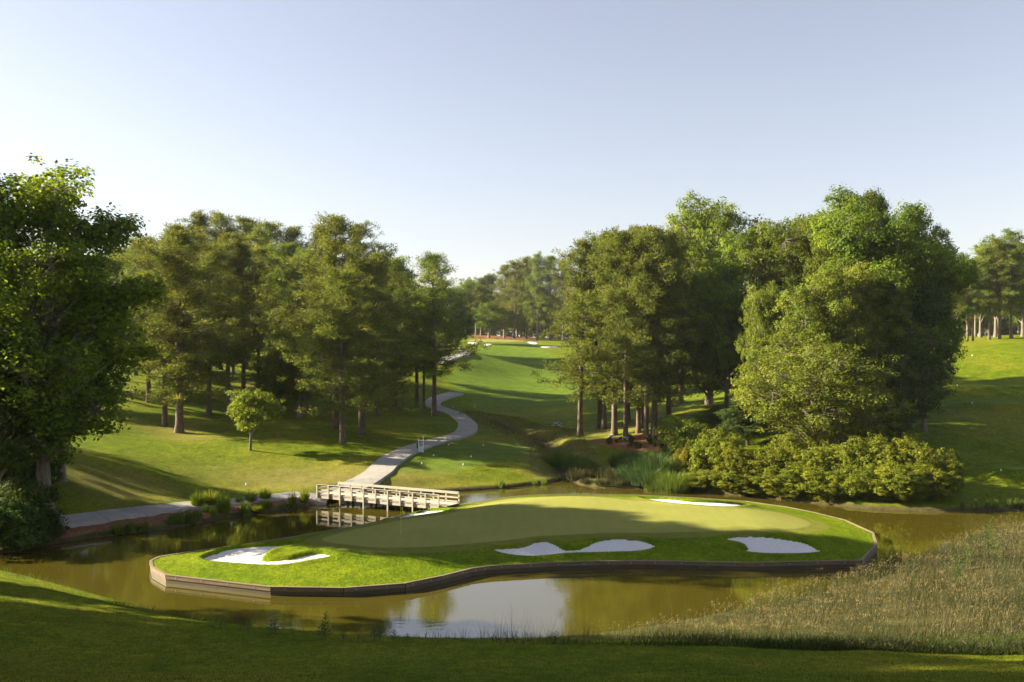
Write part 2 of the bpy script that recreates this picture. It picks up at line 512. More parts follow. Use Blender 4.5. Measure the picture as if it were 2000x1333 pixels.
def tps(x, y):
    x = np.asarray(x, float) / _S; y = np.asarray(y, float) / _S
    z = _TW[-3] + _TW[-2] * x + _TW[-1] * y
    for (cx, cy), w in zip(_TX, _TW[:-3]):
        r2 = (x - cx) ** 2 + (y - cy) ** 2
        z = z + w * 0.5 * r2 * np.log(r2 + 1e-12)
    return z

PADS = []
def terrain(x, y):
    x = np.asarray(x, float); y = np.asarray(y, float)
    r = np.hypot(x, y - 100)
    w = smooth01((r - 260) / 200)
    z = tps(x, y) * (1 - w) + (22 + 1.5 * np.sin(x / 90.) * np.cos(y / 120.)) * w
    z = np.maximum(z, 0.5)
    z = z + (vnoise(x / 7 + 50, y / 7 + 50) - 0.5) * 0.22 + (vnoise(x / 2.3 + 9, y / 2.3 + 90) - 0.5) * 0.10 + (vnoise(x / 1.0 + 9, y / 1.0 + 90) - 0.5) * 0.05
    for pl, zp, soft in PADS:
        sd = poly_sd(x, y, pl)
        wgt = 1 - smooth01(sd / soft)
        z = z * (1 - wgt) + zp * wgt
    near = (np.abs(x) < 140) & (y > 35) & (y < 180)
    if np.any(near):
        xn, yn = x[near], y[near]
        zn = z[near]
        cd = line_dist(xn, yn, CREEK)
        zn = zn - 1.0 * (1 - smooth01((cd - 0.6) / 2.6))
        zn = np.maximum(zn, np.where(cd < 3, 0.12, 0.3))
        sd = poly_sd(xn, yn, POND)
        bank = 0.45 * (1 - np.exp(-np.maximum(sd, 0) / 0.35))
        s = smooth01(sd / 4.5)
        zn = np.where(sd > 0, bank * (1 - s) + zn * s, np.maximum(-1.4, 0.9 * sd))
        z = z.copy(); z[near] = zn
    return z

def tz(x, y):
    return float(terrain(np.array([x]), np.array([y]))[0])

def hit(px, py, fn=None, d0=20, d1=420):
    """photo pixel -> point on the ground"""
    d = np.arange(d0, d1, 0.25)
    x = (px - 1000) * d / F
    zr = H - (py - YH) * d / F
    zt = (fn or terrain)(x, d)
    k = np.nonzero(zt >= zr)[0]
    k = k[0] if len(k) else len(d) - 1
    if k > 0:
        a, b_ = (zr - zt)[k - 1], (zr - zt)[k]
        t = a / (a - b_ + 1e-9)
        dd = d[k - 1] + t * 0.25
    else:
        dd = d[0]
    xx = (px - 1000) * dd / F
    return float(xx), float(dd)

# paths (centre lines)
PATH_BANK = [hit(px, py) for px, py in [(-140, 1034), (0, 1031), (110, 1023), (240, 1006), (370, 989), (480, 978), (560, 971)]] + [(-22.2, 94.2), (-19.0, 94.7)]
PATH_BANK = spline(PATH_BANK, 8)
PATH_HILL = [(-19.0, 95.6)] + [hit(px, py) for px, py in [(700, 948), (735, 925), (760, 902), (795, 882), (840, 866), (890, 854), (911, 842), (912, 828), (896, 813), (868, 802), (845, 792), (848, 783), (868, 775), (893, 769)]]
PATH_HILL = spline(PATH_HILL, 8)
PATH_FAR = spline([hit(px, py) for px, py in [(850, 712), (872, 702), (893, 695), (908, 689), (900, 684), (880, 683)]], 8)
FAIRWAY = [hit(px, py) for px, py in [(870, 742), (900, 715), (925, 695), (935, 668), (1040, 668), (1075, 690), (1110, 720), (1140, 760), (1120, 790), (1040, 800), (950, 795), (905, 775)]]
TEE = [hit(px, py) for px, py in [(760, 925), (790, 895), (850, 868), (900, 862), (1050, 872), (1055, 888), (950, 905), (880, 925)]]
RIGHT_TEES = [[hit(px, py) for px, py in pl] for pl in (
    [(1880, 795), (2010, 797), (2010, 787), (1880, 787)], [(1860, 757), (2010, 760), (2010, 752), (1870, 751)], [(1945, 926), (2050, 928), (2050, 918), (1950, 918)])]

def pad_px(pts, lift, soft):
    pl = np.array([hit(a, c) for a, c in pts])
    zp = float(terrain(pl[:, 0], pl[:, 1]).mean()) + lift
    return (pl, zp, soft)
PADS += [pad_px([(1885, 796), (2060, 800), (2060, 784), (1890, 783)], .5, 3.5), pad_px([(1862, 759), (2060, 763), (2060, 749), (1872, 748)], .35, 4.0), pad_px([(1950, 926), (2080, 930), (2080, 915), (1952, 915)], .45, 3.0),
         pad_px([(1850, 699), (2080, 703), (2080, 690), (1870, 690)], .5, 5.0)]
# ground sheet: rings round the camera
fine = np.radians(np.arange(-40, 40.01, 0.19))
coarse = np.radians(np.concatenate([np.arange(45, 316, 5.)]))
ang = np.concatenate([fine, coarse])
rad = [1.0]
while rad[-1] < 1500:
    r = rad[-1]
    rad.append(r + (0.9 if r < 40 else 0.5 if r < 135 else r * 0.0085 if r < 420 else r * 0.07))
rad = np.array(rad)
A_, R_ = np.meshgrid(ang, rad)
gx, gy = R_ * np.sin(A_), R_ * np.cos(A_)
gz = terrain(gx.ravel(), gy.ravel()).reshape(gx.shape)
na, nr = len(ang), len(rad)
i = np.arange(nr - 1)[:, None] * na; j = np.arange(na)[None]; k = (j + 1) % na
Q = np.stack([i + j, i + na + j, i + na + k, i + k], -1).reshape(-1, 4)
X, Y = gx.ravel(), gy.ravel()
fair = np.zeros(len(X)); dry = np.zeros(len(X)); mudv = np.zeros(len(X))
sel = (np.abs(X) < 160) & (Y > 30) & (Y < 420)
xs, ys = X[sel], Y[sel]
f = np.zeros(len(xs))
for pl in [FAIRWAY, TEE] + RIGHT_TEES:
    f = np.maximum(f, smooth01(0.5 - poly_sd(xs, ys, pl) / 1.6))
fair[sel] = f
psd = poly_sd(xs, ys, POND)
cdist = line_dist(xs, ys, CREEK)
mudv[sel] = np.maximum(smooth01((0.9 - psd) / 0.8), smooth01((2.0 - cdist) / 1.4))
bx_, by_ = hit(640, 935)
dp = np.exp(-(((xs - bx_) / 14) ** 2 + ((ys - by_) / 7) ** 2)) * 0.9
mx_, my_ = hit(220, 945)
dp = np.maximum(dp, np.exp(-(((xs - mx_) / 7) ** 2 + ((ys - my_) / 5) ** 2)) * 0.75)
dp = np.maximum(dp, smooth01((6.5 - cdist) / 3.5) * 0.6)
for q in ((360, 855), (330, 840), (600, 800), (650, 810), (500, 750), (720, 790), (1180, 845), (1250, 835)):
    qx, qy = hit(*q)
    dp = np.maximum(dp, np.exp(-(((xs - qx) / 4) ** 2 + ((ys - qy) / 4) ** 2)) * 0.7)
stand = (1 - smooth01((44.6 - ys + .05 * xs) / 1.6)) * smooth01((xs + 1) / 6) * (ys < 84) * (ys > 40) * (psd > 0) * (ys < 48 + xs * 1.2)
mudv[sel] = np.maximum(mudv[sel], .8 * stand)
dry[sel] = dp
tag(link('ground', np_mesh('ground', np.stack([X, Y, gz.ravel()], -1), [Q], {'fair': fair, 'dry': dry, 'mud': mudv}, True), M['ground']), kind='structure')

# pond water
px_ = np.array([[-120, 40, 0], [120, 40, 0], [120, 113, 0], [-120, 113, 0]], float)
tag(link('pond_water', np_mesh('pond_water', px_, [np.array([[0, 1, 2, 3]])]), M['water']), kind='structure')

# ------------------------------------------------------------------ island
def isl_base(x, y):
    sd = -poly_sd(x, y, ISLAND)
    z = CAP_Z - 0.05 + 0.95 * smooth01(sd / 10.0) + 0.10 * np.clip(sd / 2.0, 0, 1)
    z = z + 0.18 * (vnoise(x / 9 + 3, y / 9 + 7) - 0.5) * smooth01(sd / 3) + 0.35 * np.exp(-((x - 6) / 14) ** 2 - ((y - 84) / 5) ** 2)
    return z
BUNK_PX = [
    [(397, 1091), (408, 1085), (436, 1075), (472, 1069), (520, 1065), (556, 1064), (571, 1066.6), (540, 1073), (520, 1081), (513, 1089), (520, 1093), (546, 1093), (570, 1090), (592, 1085),
     (620, 1080), (640, 1082), (650, 1085.6), (640, 1089.6), (610, 1095), (580, 1101), (540, 1105), (480, 1103), (430, 1099), (408, 1097)],
    [(961, 1073), (995, 1070), (1025, 1066), (1048, 1058), (1070, 1057), (1089, 1064), (1108, 1073), (1138, 1070), (1157, 1060), (1184, 1053), (1221, 1052), (1255, 1055), (1274, 1062), (1280, 1068),
     (1252, 1077), (1184, 1080), (1108, 1082), (1033, 1088), (987, 1083)],
    [(1416, 1053), (1434, 1047.5), (1471, 1046), (1519, 1050), (1570, 1058), (1584, 1063), (1592, 1070), (1606, 1075.6), (1587, 1081), (1536, 1083), (1485, 1082), (1449, 1077), (1461, 1071), (1456, 1065), (1442, 1060), (1425, 1057)],
    [(751, 1013), (785, 1006), (815, 1002), (840, 997.5), (876, 997), (860, 1003), (820, 1009), (790, 1014)],
    [(1250, 974), (1300, 975), (1350, 980), (1400, 982), (1462, 988), (1430, 992), (1350, 988), (1290, 982)]]
BUNK = [spline([hit(px, py, isl_base, 45, 110) for px, py in pl], 4, True) for pl in BUNK_PX]
GREEN = spline([hit(px, py, isl_base, 45, 110) for px, py in [
    (630, 1053), (693, 1036), (769, 1020), (830, 1011), (885, 1003), (920, 991), (965, 981), (1033, 973.5), (1127, 971), (1220, 977), (1300, 985), (1400, 994), (1461, 995), (1519, 1003), (1570, 1016), (1587, 1025), (1578, 1031), (1540, 1036),
    (1450, 1037), (1300, 1042), (1150, 1044), (1050, 1051), (900, 1065), (800, 1071), (720, 1070), (650, 1062)]], 4, True)

def sand_z(x, y):
    z = isl_base(x, y)
    for bk, dep in zip(BUNK, (0.42, 0.42, 0.42, 0.2, 0.2)):
        s = poly_sd(x, y, bk)
        z = z - dep * smooth01((0.6 - s) / 2.0)
    return z
def isl_z(x, y):
    sz = sand_z(x, y)
    sb = np.full(np.shape(x), 1e9)
    for bk in BUNK:
        sb = np.minimum(sb, poly_sd(x, y, bk))
    # a raised lip round the sand, and turf tucked under the sand inside it
    lip = 0.15 * np.exp(-((sb - 0.3) / 0.5) ** 2)
    return sz + np.where(sb > 0, lip + 0.05 * smooth01(sb / 0.12), -0.06 * smooth01(-sb / 0.12))

def grid_sheet(poly_fn, bbox, res, zfn, keep):
    x0, x1, y0, y1 = bbox
    xs = np.arange(x0, x1 + res, res); ys = np.arange(y0, y1 + res, res)
    gx, gy = np.meshgrid(xs, ys)
    sd = poly_fn(gx.ravel(), gy.ravel())
    z = zfn(gx.ravel(), gy.ravel(), sd)
    ny, nx = gx.shape
    i = np.arange(ny - 1)[:, None] * nx; j = np.arange(nx - 1)[None]
    Q = np.stack([i + j, i + j + 1, i + nx + j + 1, i + nx + j], -1).reshape(-1, 4)
    ok = (sd[Q] < keep).all(1)
    Q = Q[ok]
    used = np.unique(Q)
    mp = -np.ones(len(z), int); mp[used] = np.arange(len(used))
    return np.stack([gx.ravel(), gy.ravel(), z], -1)[used], mp[Q]

bb = (ISLAND[:, 0].min() - 0.5, ISLAND[:, 0].max() + 0.5, ISLAND[:, 1].min() - 0.5, ISLAND[:, 1].max() + 0.5)
def isl_sheet_z(x, y, sd):
    return np.where(sd < 0.0, isl_z(x, y), CAP_Z - 0.12)
V, Q = grid_sheet(lambda x, y: poly_sd(x, y, ISLAND), bb, 0.19, isl_sheet_z, 0.14)
gsd = poly_sd(V[:, 0], V[:, 1], GREEN)
collar = smooth01((1.5 - gsd) / 0.35)
tag(link('island_turf', np_mesh('island_turf', V, [Q], {'collar': collar}, True), M['island']), kind='structure')
gb = (GREEN[:, 0].min() - .5, GREEN[:, 0].max() + .5, GREEN[:, 1].min() - .5, GREEN[:, 1].max() + .5)
V, Q = grid_sheet(lambda x, y: poly_sd(x, y, GREEN), gb, 0.2, lambda x, y, s: isl_z(x, y) + np.where(s < 0, 0.014, 0) - 0.05 * np.clip(s / 0.2, 0, 1), 0.3)
tag(link('putting_green', np_mesh('putting_green', V, [Q], None, True), M['green']), kind='structure')
for bk in BUNK:
    b2 = (bk[:, 0].min() - .4, bk[:, 0].max() + .4, bk[:, 1].min() - .4, bk[:, 1].max() + .4)
    V, Q = grid_sheet(lambda x, y: poly_sd(x, y, bk), b2, 0.11,
                      lambda x, y, s: sand_z(x, y) + 0.025 * (vnoise(x * 2.2, y * 2.2) - 0.5) + 0.035 * (vnoise(x * 0.6 + 5, y * 0.6) - .5), 0.12)
    tag(link('sand_bunker', np_mesh('sand_bunker', V, [Q], None, True), M['sand']), kind='structure')

# timber retaining wall round the island
wall = empty('timber_retaining_wall', (float(ISLAND[3][0]), float(ISLAND[3][1]), 0))
tag(wall, 'weathered timber plank retaining wall edging the island green', 'wall')
wo = np.array(wall.location)
bolt_me = MB().box((0, 0, 0), (0.05, 0.03, 0.05)).mesh('bolt'); bolt_me.materials.append(M['cooler'])
loop = list(ISLAND) + [ISLAND[0]]
for (ax, ay), (bx, by) in zip(loop[:-1], loop[1:]):
    L = math.hypot(bx - ax, by - ay)
    nseg = max(1, round(L / 4.6))
    ux, uy = (bx - ax) / L, (by - ay) / L
    ox, oy = uy, -ux                     # outward for a counter-clockwise loop
    if poly_sd(np.array([(ax + bx) / 2 + ox * 0.2]), np.array([(ay + by) / 2 + oy * 0.2]), ISLAND)[0] < 0:
        ox, oy = -ox, -oy
    rz = math.atan2(uy, ux)
    for s in range(nseg):
        t0, t1 = L * s / nseg, L * (s + 1) / nseg
        c = np.array([ax + ux * (t0 + t1) / 2, ay + uy * (t0 + t1) / 2])
        ln = (t1 - t0) - 0.014
        def board(name, off, zc, size, mat, jit=0.006):
            o = MB().box((0, 0, 0), size).build(name, mat, wall)
            o.location = (c[0] + ox * off - wo[0], c[1] + oy * off - wo[1], zc + random.uniform(-jit, jit))
            o.rotation_euler = (0, random.uniform(-.0012, .0012), rz)
            return o
        board('cap_board', 0.02, CAP_Z + 0.02, (ln, 0.20, 0.05), M['wall_wood'])
        wal = board('waler_board', 0.075, CAP_Z - 0.13, (ln, 0.05, 0.21), M['wall_wood'])
        board('face_board', 0.03, 0.13, (ln, 0.055, 0.30), M['wet_wood'], 0.004)
        board('face_board', 0.015, -0.16, (ln, 0.055, 0.40), M['wet_wood'], 0.004)
        sg = 1 if -math.sin(rz) * ox + math.cos(rz) * oy > 0 else -1
        for q in (0.2, 0.7):
            bolt = link('bolt', bolt_me, None, wal)
            bolt.location = ((q - .5) * ln, sg * 0.033, 0.03)

# ------------------------------------------------------------------ paths, straw beds, mud
def path_strip(name, line, w, off):
    line = np.array(line)
    d = np.gradient(line, axis=0); d /= np.linalg.norm(d, axis=1)[:, None]
    nrm = np.stack([d[:, 1], -d[:, 0]], -1)
    offs = np.array([-w / 2 - .12, -w / 2, -w / 4, 0, w / 4, w / 2, w / 2 + .12])
    wob = (vnoise(np.arange(len(line)) * .7, np.zeros(len(line))) - .5) * .12
    P2 = line[:, None] + nrm[:, None] * (offs[None, :, None] * (1 + wob[:, None, None] * .3))
    z = terrain(P2[..., 0].ravel(), P2[..., 1].ravel()).reshape(P2.shape[:2])
    zc = (z[:, 1:6].max(1) + z[:, 1:6].mean(1)) / 2
    ker = np.ones(5) / 5
    zc = np.convolve(np.pad(zc, 2, mode='edge'), ker, 'valid')
    zz = 0.65 * zc[:, None] + 0.35 * z + off
    zz[:, 1:6] = np.maximum(zz[:, 1:6], z[:, 1:6] + off * .6)
    zz[:, 0] = np.minimum(z[:, 0] - .15, zz[:, 1] - .2); zz[:, -1] = np.minimum(z[:, -1] - .15, zz[:, -2] - .2)
    V = np.concatenate([P2, zz[..., None]], -1).reshape(-1, 3)
    n, k = len(line), 7
    i = np.arange(n - 1)[:, None] * k; j = np.arange(k - 1)[None]
    Q = np.stack([i + j, i + j + 1, i + k + j + 1, i + k + j], -1).reshape(-1, 4)
    al = np.concatenate([[0], np.cumsum(np.linalg.norm(np.diff(line, axis=0), axis=1))])
    return tag(link(name, np_mesh(name, V, [Q], {'along': np.repeat(al, 7)}, False), M['path']), kind='structure')
path_strip('path', PATH_BANK, 2.6, 0.075)
path_strip('path', PATH_HILL, 3.1, 0.105)
path_strip('path', PATH_FAR, 3.4, 0.11)

def zone(name, poly, mat, off, res=0.3, bumpy=0.0):
    poly = np.array(poly)
    b2 = (poly[:, 0].min() - .6, poly[:, 0].max() + .6, poly[:, 1].min() - .6, poly[:, 1].max() + .6)
    def zf(x, y, s):
        z = terrain(x, y)
        return z + off + bumpy * (vnoise(x * 2.5, y * 2.5) - .4) - (off + .12) * smooth01((s + .1) / .4)
    V, Q = grid_sheet(lambda x, y: poly_sd(x, y, poly) + (vnoise(x * 1.1, y * 1.1) - .5) * .5, b2, res, zf, 0.5)
    return tag(link(name, np_mesh(name, V, [Q], None, True), mat), kind='structure')
up = PATH_BANK
dd = np.gradient(up, axis=0); dd /= np.linalg.norm(dd, axis=1)[:, None]
edge = up + np.stack([dd[:, 1], -dd[:, 0]], -1) * 1.45
shore = [at_z(px, py, 0.0) for px, py in [(640, 982), (580, 990), (510, 1000), (430, 1012), (330, 1031), (230, 1043), (110, 1059), (0, 1078), (-150, 1080)]]
shore = [(x, y + 0.1) for x, y in shore]
zone('pine_straw_bank', [tuple(p) for p in edge] + shore, M['straw'], 0.17, 0.25, 0.10)
zone('pine_straw_bed', spline([hit(px, py) for px, py in [(1148, 862), (1180, 858), (1225, 852), (1280, 846), (1330, 848), (1350, 862), (1330, 880), (1270, 882), (1225, 880), (1190, 872)]], 4, True), M['straw'], 0.05, 0.3, 0.08)
zone('pine_straw_bed', spline([hit(px, py) for px, py in [(916, 655), (930, 654), (980, 657), (1030, 660), (1050, 663), (1040, 667), (980, 664), (925, 660)]], 3, True), M['straw'], 0.25, 0.9, 0.3)
for pl in ([(915, 669.5), (935, 669.5), (935, 671), (928, 673.5), (919, 672)], [(946, 674), (956, 672.5), (960, 673.3), (957, 674.8), (948, 675)], [(1030, 669), (1043, 669), (1050, 672), (1043, 673.5), (1036, 671.5)], [(1057, 677.5), (1085, 677), (1088, 678.6), (1062, 679.4)]):
    zone('sand_bunker', spline([hit(a, c) for a, c in pl], 3, True), M['sand'], 0.14, 0.5)
# far putting green, right cart path on the plateau
zone('putting_green', spline([hit(px, py) for px, py in [(918, 665), (960, 662.5), (1030, 664), (1040, 667), (980, 669), (925, 668)]], 3, True), M['green'], 0.12, 0.7)

# ------------------------------------------------------------------ bridge
BA, BB = np.array([-19.8, 93.9]), np.array([-6.9, 87.0])
BL = float(np.linalg.norm(BB - BA)); bu = (BB - BA) / BL; BW = 2.35; DZ = 0.98
bridge = empty('timber_footbridge', (float(BA[0]), float(BA[1]), 0.0), math.atan2(bu[1], bu[0]))
tag(bridge, 'weathered timber bridge with post and rail sides crossing to the island', 'bridge')
def bpart(name, c, size, mat, jit=0.0):
    o = MB().box((0, 0, 0), size).build(name, mat, bridge)
    o.location = (c[0], c[1], c[2] + random.uniform(-jit, jit))
    return o
plank_me = MB().box((0, 0, 0), (0.138, BW + .1, 0.05)).mesh('deck_plank')
plank_me.materials.append(M['wood'])
npl = int((BL + 1.0) / 0.15)
for q in range(npl):
    o = link('deck_plank', plank_me, None, bridge)
    o.location = (0.0 + q * 0.15, BW / 2 + random.uniform(-.02, .02), DZ + random.uniform(-.004, .004))
sp = BL / 10
for side in (0, 1):
    y0 = -0.02 if side == 0 else BW + 0.02
    sh = 0.0 if side == 0 else 0.75
    out = -1 if side == 0 else 1
    bpart('fascia_beam', (BL / 2 + sh, y0 - out * 0.06, DZ - .20), (BL, 0.09, 0.30), M['wood'])
    for q in range(11):
        deep = q in (2, 4, 6, 8)
        zb = -1.0 if deep else DZ - 0.33
        ht = DZ + 1.02 - zb
        bpart('post', (q * sp + sh, y0 + out * 0.06, zb + ht / 2), (0.13, 0.13, ht), M['wood'], .006)
    for q in range(10):
        xm = (q + .5) * sp + sh
        bpart('top_rail', (xm, y0 - out * 0.035, DZ + .93), (sp - .006, 0.05, 0.17), M['wood'], .002)
        bpart('middle_rail', (xm, y0 - out * 0.035, DZ + .50), (sp - .006, 0.045, 0.14), M['wood'], .002)
        bpart('kerb_rail', (xm, y0 - out * 0.08, DZ + .13), (sp - .16, 0.12, 0.10), M['wood'], .004)
        bpart('rail_cap', (xm, y0 + out * 0.01, DZ + 1.04), (sp - .004, 0.15, 0.035), M['wood'], .001)
        bpart('kerb_block', (q * sp + sh + .12, y0 - out * 0.08, DZ + .052), (0.2, 0.1, 0.05), M['wood'])
for q in (2, 4, 6, 8):
    for yy in (BW * .35, BW * .7):
        o = MB().tube([(0, 0, -1.4), (0, 0, DZ - .36)], .13, 10).build('pile', M['pile'], bridge, True)
        o.location = (q * sp + .3, yy, 0)
    bpart('cross_beam', (q * sp + .3, BW / 2, DZ - .20), (0.16, BW - .12, 0.22), M['pile'])

# ------------------------------------------------------------------ flagsticks, tee markers, drinks station
def flagstick(x, y, z, h, label, s=1.0):
    r = tag(empty('flagstick', (x, y, z)), label, 'flagstick')
    MB().tube([(0, 0, -.15), (0, 0, h)], .018 * s, 8).build('pole', M['yellow'], r, True)
    n = 10
    V, Qs = [], []
    for a in range(n + 1):
        for c in range(4):
            for sd_ in (-1, 1):
                u, v = a / n, c / 3
                V.append((.02 + u * .10 + .02 * math.sin(u * 9 + v * 2) , .03 * math.sin(u * 8 + v * 2) + sd_ * .004, h - .02 - v * .38 - u * .42))
    idx = lambda a, c, k: (a * 4 + c) * 2 + k
    for a in range(n):
        for c in range(3):
            Qs.append([idx(a, c, 1), idx(a + 1, c, 1), idx(a + 1, c + 1, 1), idx(a, c + 1, 1)])
            Qs.append([idx(a, c + 1, 0), idx(a + 1, c + 1, 0), idx(a + 1, c, 0), idx(a, c, 0)])
    V = np.array(V) * [2.6 * s, s, 1] if s == 1 else np.array(V) * [4.5, 2, 1]
    link('flag', np_mesh('flag', V, [np.array(Qs)]), M['yellow'], r)
    MB().tube([(0, 0, -.02), (0, 0, .012)], .054 * s, 12).build('cup', M['dkgreen'], r)
    return r
fx, fy = hit(783, 1045, isl_z, 45, 110)
flagstick(fx, fy, float(isl_z(np.array([fx]), np.array([fy]))[0]) + .014, 2.13, 'thin flagstick with small yellow flag on the island green')
fx, fy = hit(952, 662)
flagstick(fx, fy, tz(fx, fy) + .1, 2.3, 'tiny yellow flag on the distant green at the fairway end', 2.2)

mk = MB(); 
V, Qm, Tm = tube([(0, 0, -.12), (0, 0, .02), (0, 0, .09), (0, 0, .17), (0, 0, .21), (0, 0, .235)], [.03, .03, .085, .09, .055, .012], 12)
mk.add(V, Qm, Tm)
marker_me = mk.mesh('tee_marker', smooth=True); marker_me.materials.append(M['white'])
def markers(pts, label, s=1.0):
    for a, c in pts:
        x, y = hit(a, c)
        o = link('tee_marker', marker_me)
        o.location = (x, y, tz(x, y)); o.scale = (s, s, s * 1.2)
        tag(o, label, 'tee marker', 'white tee markers')
markers([(876, 871), (944, 872), (847, 892), (920, 894), (824, 908), (905, 910)], 'small white tee marker on the mown tee beside the path and creek', .95)
markers([(885, 796), (927, 796)], 'small white tee marker near the bend where the path leaves the fairway', 1.0)
markers([(481, 949)], 'single white marker on the lawn behind the fountain grass clumps', 1.0)
markers([(1899, 696), (1870, 755), (1899, 789), (1955, 921)], 'white tee marker on the terraced slope beyond the shoreline bushes', 1.0)

x, y = hit(822, 884)
st = tag(empty('drinks_station', (x, y, tz(x, y)), math.radians(-8)), 'white post stand with cooler box and green bottle holder beside the path', 'drinks station')
for sx in (-.30, .32):
    MB().box((sx, 0, .85 if sx < 0 else 1.0), (.09, .09, 1.9 if sx < 0 else 2.2)).build('post', M['white'], st)
MB().box((.01, 0, .36), (.58, .42, .62)).build('cooler_box', M['cooler'], st)
MB().box((.01, 0, .70), (.62, .46, .05)).build('cooler_lid', M['white'], st)
MB().tube([(-.46, 0, .55), (-.46, 0, .62), (-.46, 0, 1.12), (-.46, 0, 1.3)], [.05, .11, .11, .05], 12).build('bottle_holder', M['dkgreen'], st, True)
MB().tube([(-.46, 0, .0), (-.46, 0, .55)], .03, 8).build('holder_stem', M['dkgreen'], st, True)
MB().box((.01, 0, 1.55), (.58, .03, .10)).build('cross_bar', M['white'], st)

# ------------------------------------------------------------------ plants: builders
def unit(v):
    return v / (np.linalg.norm(v, axis=-1, keepdims=True) + 1e-9)

def leaf_quads(c, nrm, tan, L, W):
    """diamond leaves; returns V, Q"""
    n = len(c)
    t = unit(tan - (tan * nrm).sum(1, keepdims=True) * nrm)
    b_ = np.cross(nrm, t)
    L = np.broadcast_to(L, (n,))[:, None]; W = np.broadcast_to(W, (n,))[:, None]
    V = np.stack([c - t * L * .5, c + b_ * W * .5 + t * L * .05, c + t * L * .5, c - b_ * W * .5 + t * L * .05], 1).reshape(-1, 3)
    return V, np.arange(n * 4).reshape(-1, 4)

class Tree:
    def __init__(s): s.tr = MB(); s.c = []; s.n = []; s.t = []; s.L = []; s.W = []; s.k = []
    def leaves(s, c, nrm, tan, L, W, tint):
        s.c.append(c); s.n.append(unit(nrm)); s.t.append(tan); s.L.append(np.broadcast_to(L, (len(c),))); s.W.append(np.broadcast_to(W, (len(c),))); s.k.append(np.broadcast_to(tint, (len(c),)))
    def meshes(s, trunk_mat, leaf_mat_):
        tm = s.tr.mesh('trunk', smooth=True); tm.materials.append(trunk_mat)
        V, Q = leaf_quads(np.concatenate(s.c), np.concatenate(s.n), np.concatenate(s.t), np.concatenate(s.L), np.concatenate(s.W))
        cm = np_mesh('crown', V, [Q], {'tint': np.repeat(np.concatenate(s.k), 4)})
        cm.materials.append(leaf_mat_)
        cc = np.concatenate(s.c)
        s.top = float(cc[:, 2].max()); s.rad = float(np.percentile(np.hypot(cc[:, 0], cc[:, 1]), 97))
        return tm, cm

def pine_proto(seed, h=28.0, r=5.4, base=0.30, nb=140, lean=0.0, open_=1.0, lf=42, trunk_r=.34):
    g = np.random.default_rng(seed); T = Tree()
    zs = np.linspace(-.6, h * .97, 16)
    ph = g.uniform(0, 6.28, 2)
    def tp(z):
        t = z / h
        return np.stack([lean * t * t * h + .25 * np.sin(t * 5 + ph[0]) * t, .25 * np.sin(t * 4 + ph[1]) * t, z], -1)
    T.tr.tube(tp(zs), trunk_r * (1 - .86 * np.clip(zs / h, 0, 1)) + trunk_r * .45 * np.exp(-np.maximum(zs, 0) / .5), 10)
    # ragged whorls: vigour varies with height and side
    for b in range(nb):
        t = (b + g.random()) / nb
        t = t ** .85
        z = h * (base + (0.985 - base) * t)
        prof = (1 - t) ** .42 * (.62 + .38 * math.sin(min(1, t * 2.6 + .25) * 1.57)) + .10
        az = g.uniform(0, 6.283)
        vig = .38 + .72 * math.sin(az * 1.5 + z * .42 + seed) ** 2
        ln = r * prof * vig * g.uniform(.6, 1.12) * open_
        if ln < .5: ln = .5
        rise = (.12 + .62 * t) * ln * g.uniform(.4, 1.2) - (.16 * ln if t < .25 else 0)
        s = np.linspace(0, 1, 6)[:, None]
        o = tp(np.array([z]))[0]
        dirv = np.array([math.cos(az), math.sin(az), 0])
        side = np.array([-dirv[1], dirv[0], 0])
        bend = g.uniform(-.18, .18) * ln
        P_ = o + dirv * ln * s + side * bend * s ** 2 + np.array([0, 0, 1]) * (rise * s ** 1.6)
        T.tr.tube(P_, np.linspace(.085 * (1 - .6 * t), .018, 6), 5)
        nc = max(3, int(ln * 1.55))
        for q in range(nc):
            u = g.uniform(.38, 1.04) if ln > 1.5 else g.uniform(.2, 1.0)
            off = g.normal(0, 1, 3) * np.array([.16, .16, .09]) * ln * (0.5 + .5 * u)
            c0 = o + dirv * ln * u + side * bend * u * u + np.array([0, 0, rise * u ** 1.6]) + off
            if g.random() < .5:
                pb = o + dirv * ln * (u - .22) + side * bend * u * u + np.array([0, 0, rise * max(u - .22, 0) ** 1.6])
                T.tr.tube(np.array([pb, (pb + c0) / 2 + [0, 0, .08], c0]), [.03, .022, .012], 4)
            cr = g.uniform(.5, .98)
            m_ = int(lf * (cr / .72) ** 2)
            d_ = unit(g.normal(0, 1, (m_, 3)))
            pos = c0 + d_ * (g.random((m_, 1)) ** .5) * cr * np.array([1, 1, .84])
            tan = d_ + np.array([0, 0, .5]) + dirv * .3
            T.leaves(pos, unit(g.normal(0, 1, (m_, 3)) + np.array([0, 0, .5])), tan, g.uniform(.30, .5, m_), g.uniform(.07, .12, m_),
                     np.clip(g.normal(.45, .13) + g.normal(0, .14, m_) + (.22 if g.random() < .06 else 0), 0, 1))
    return T.meshes(M['pine_bark'], M['pine']), T.top, T.rad

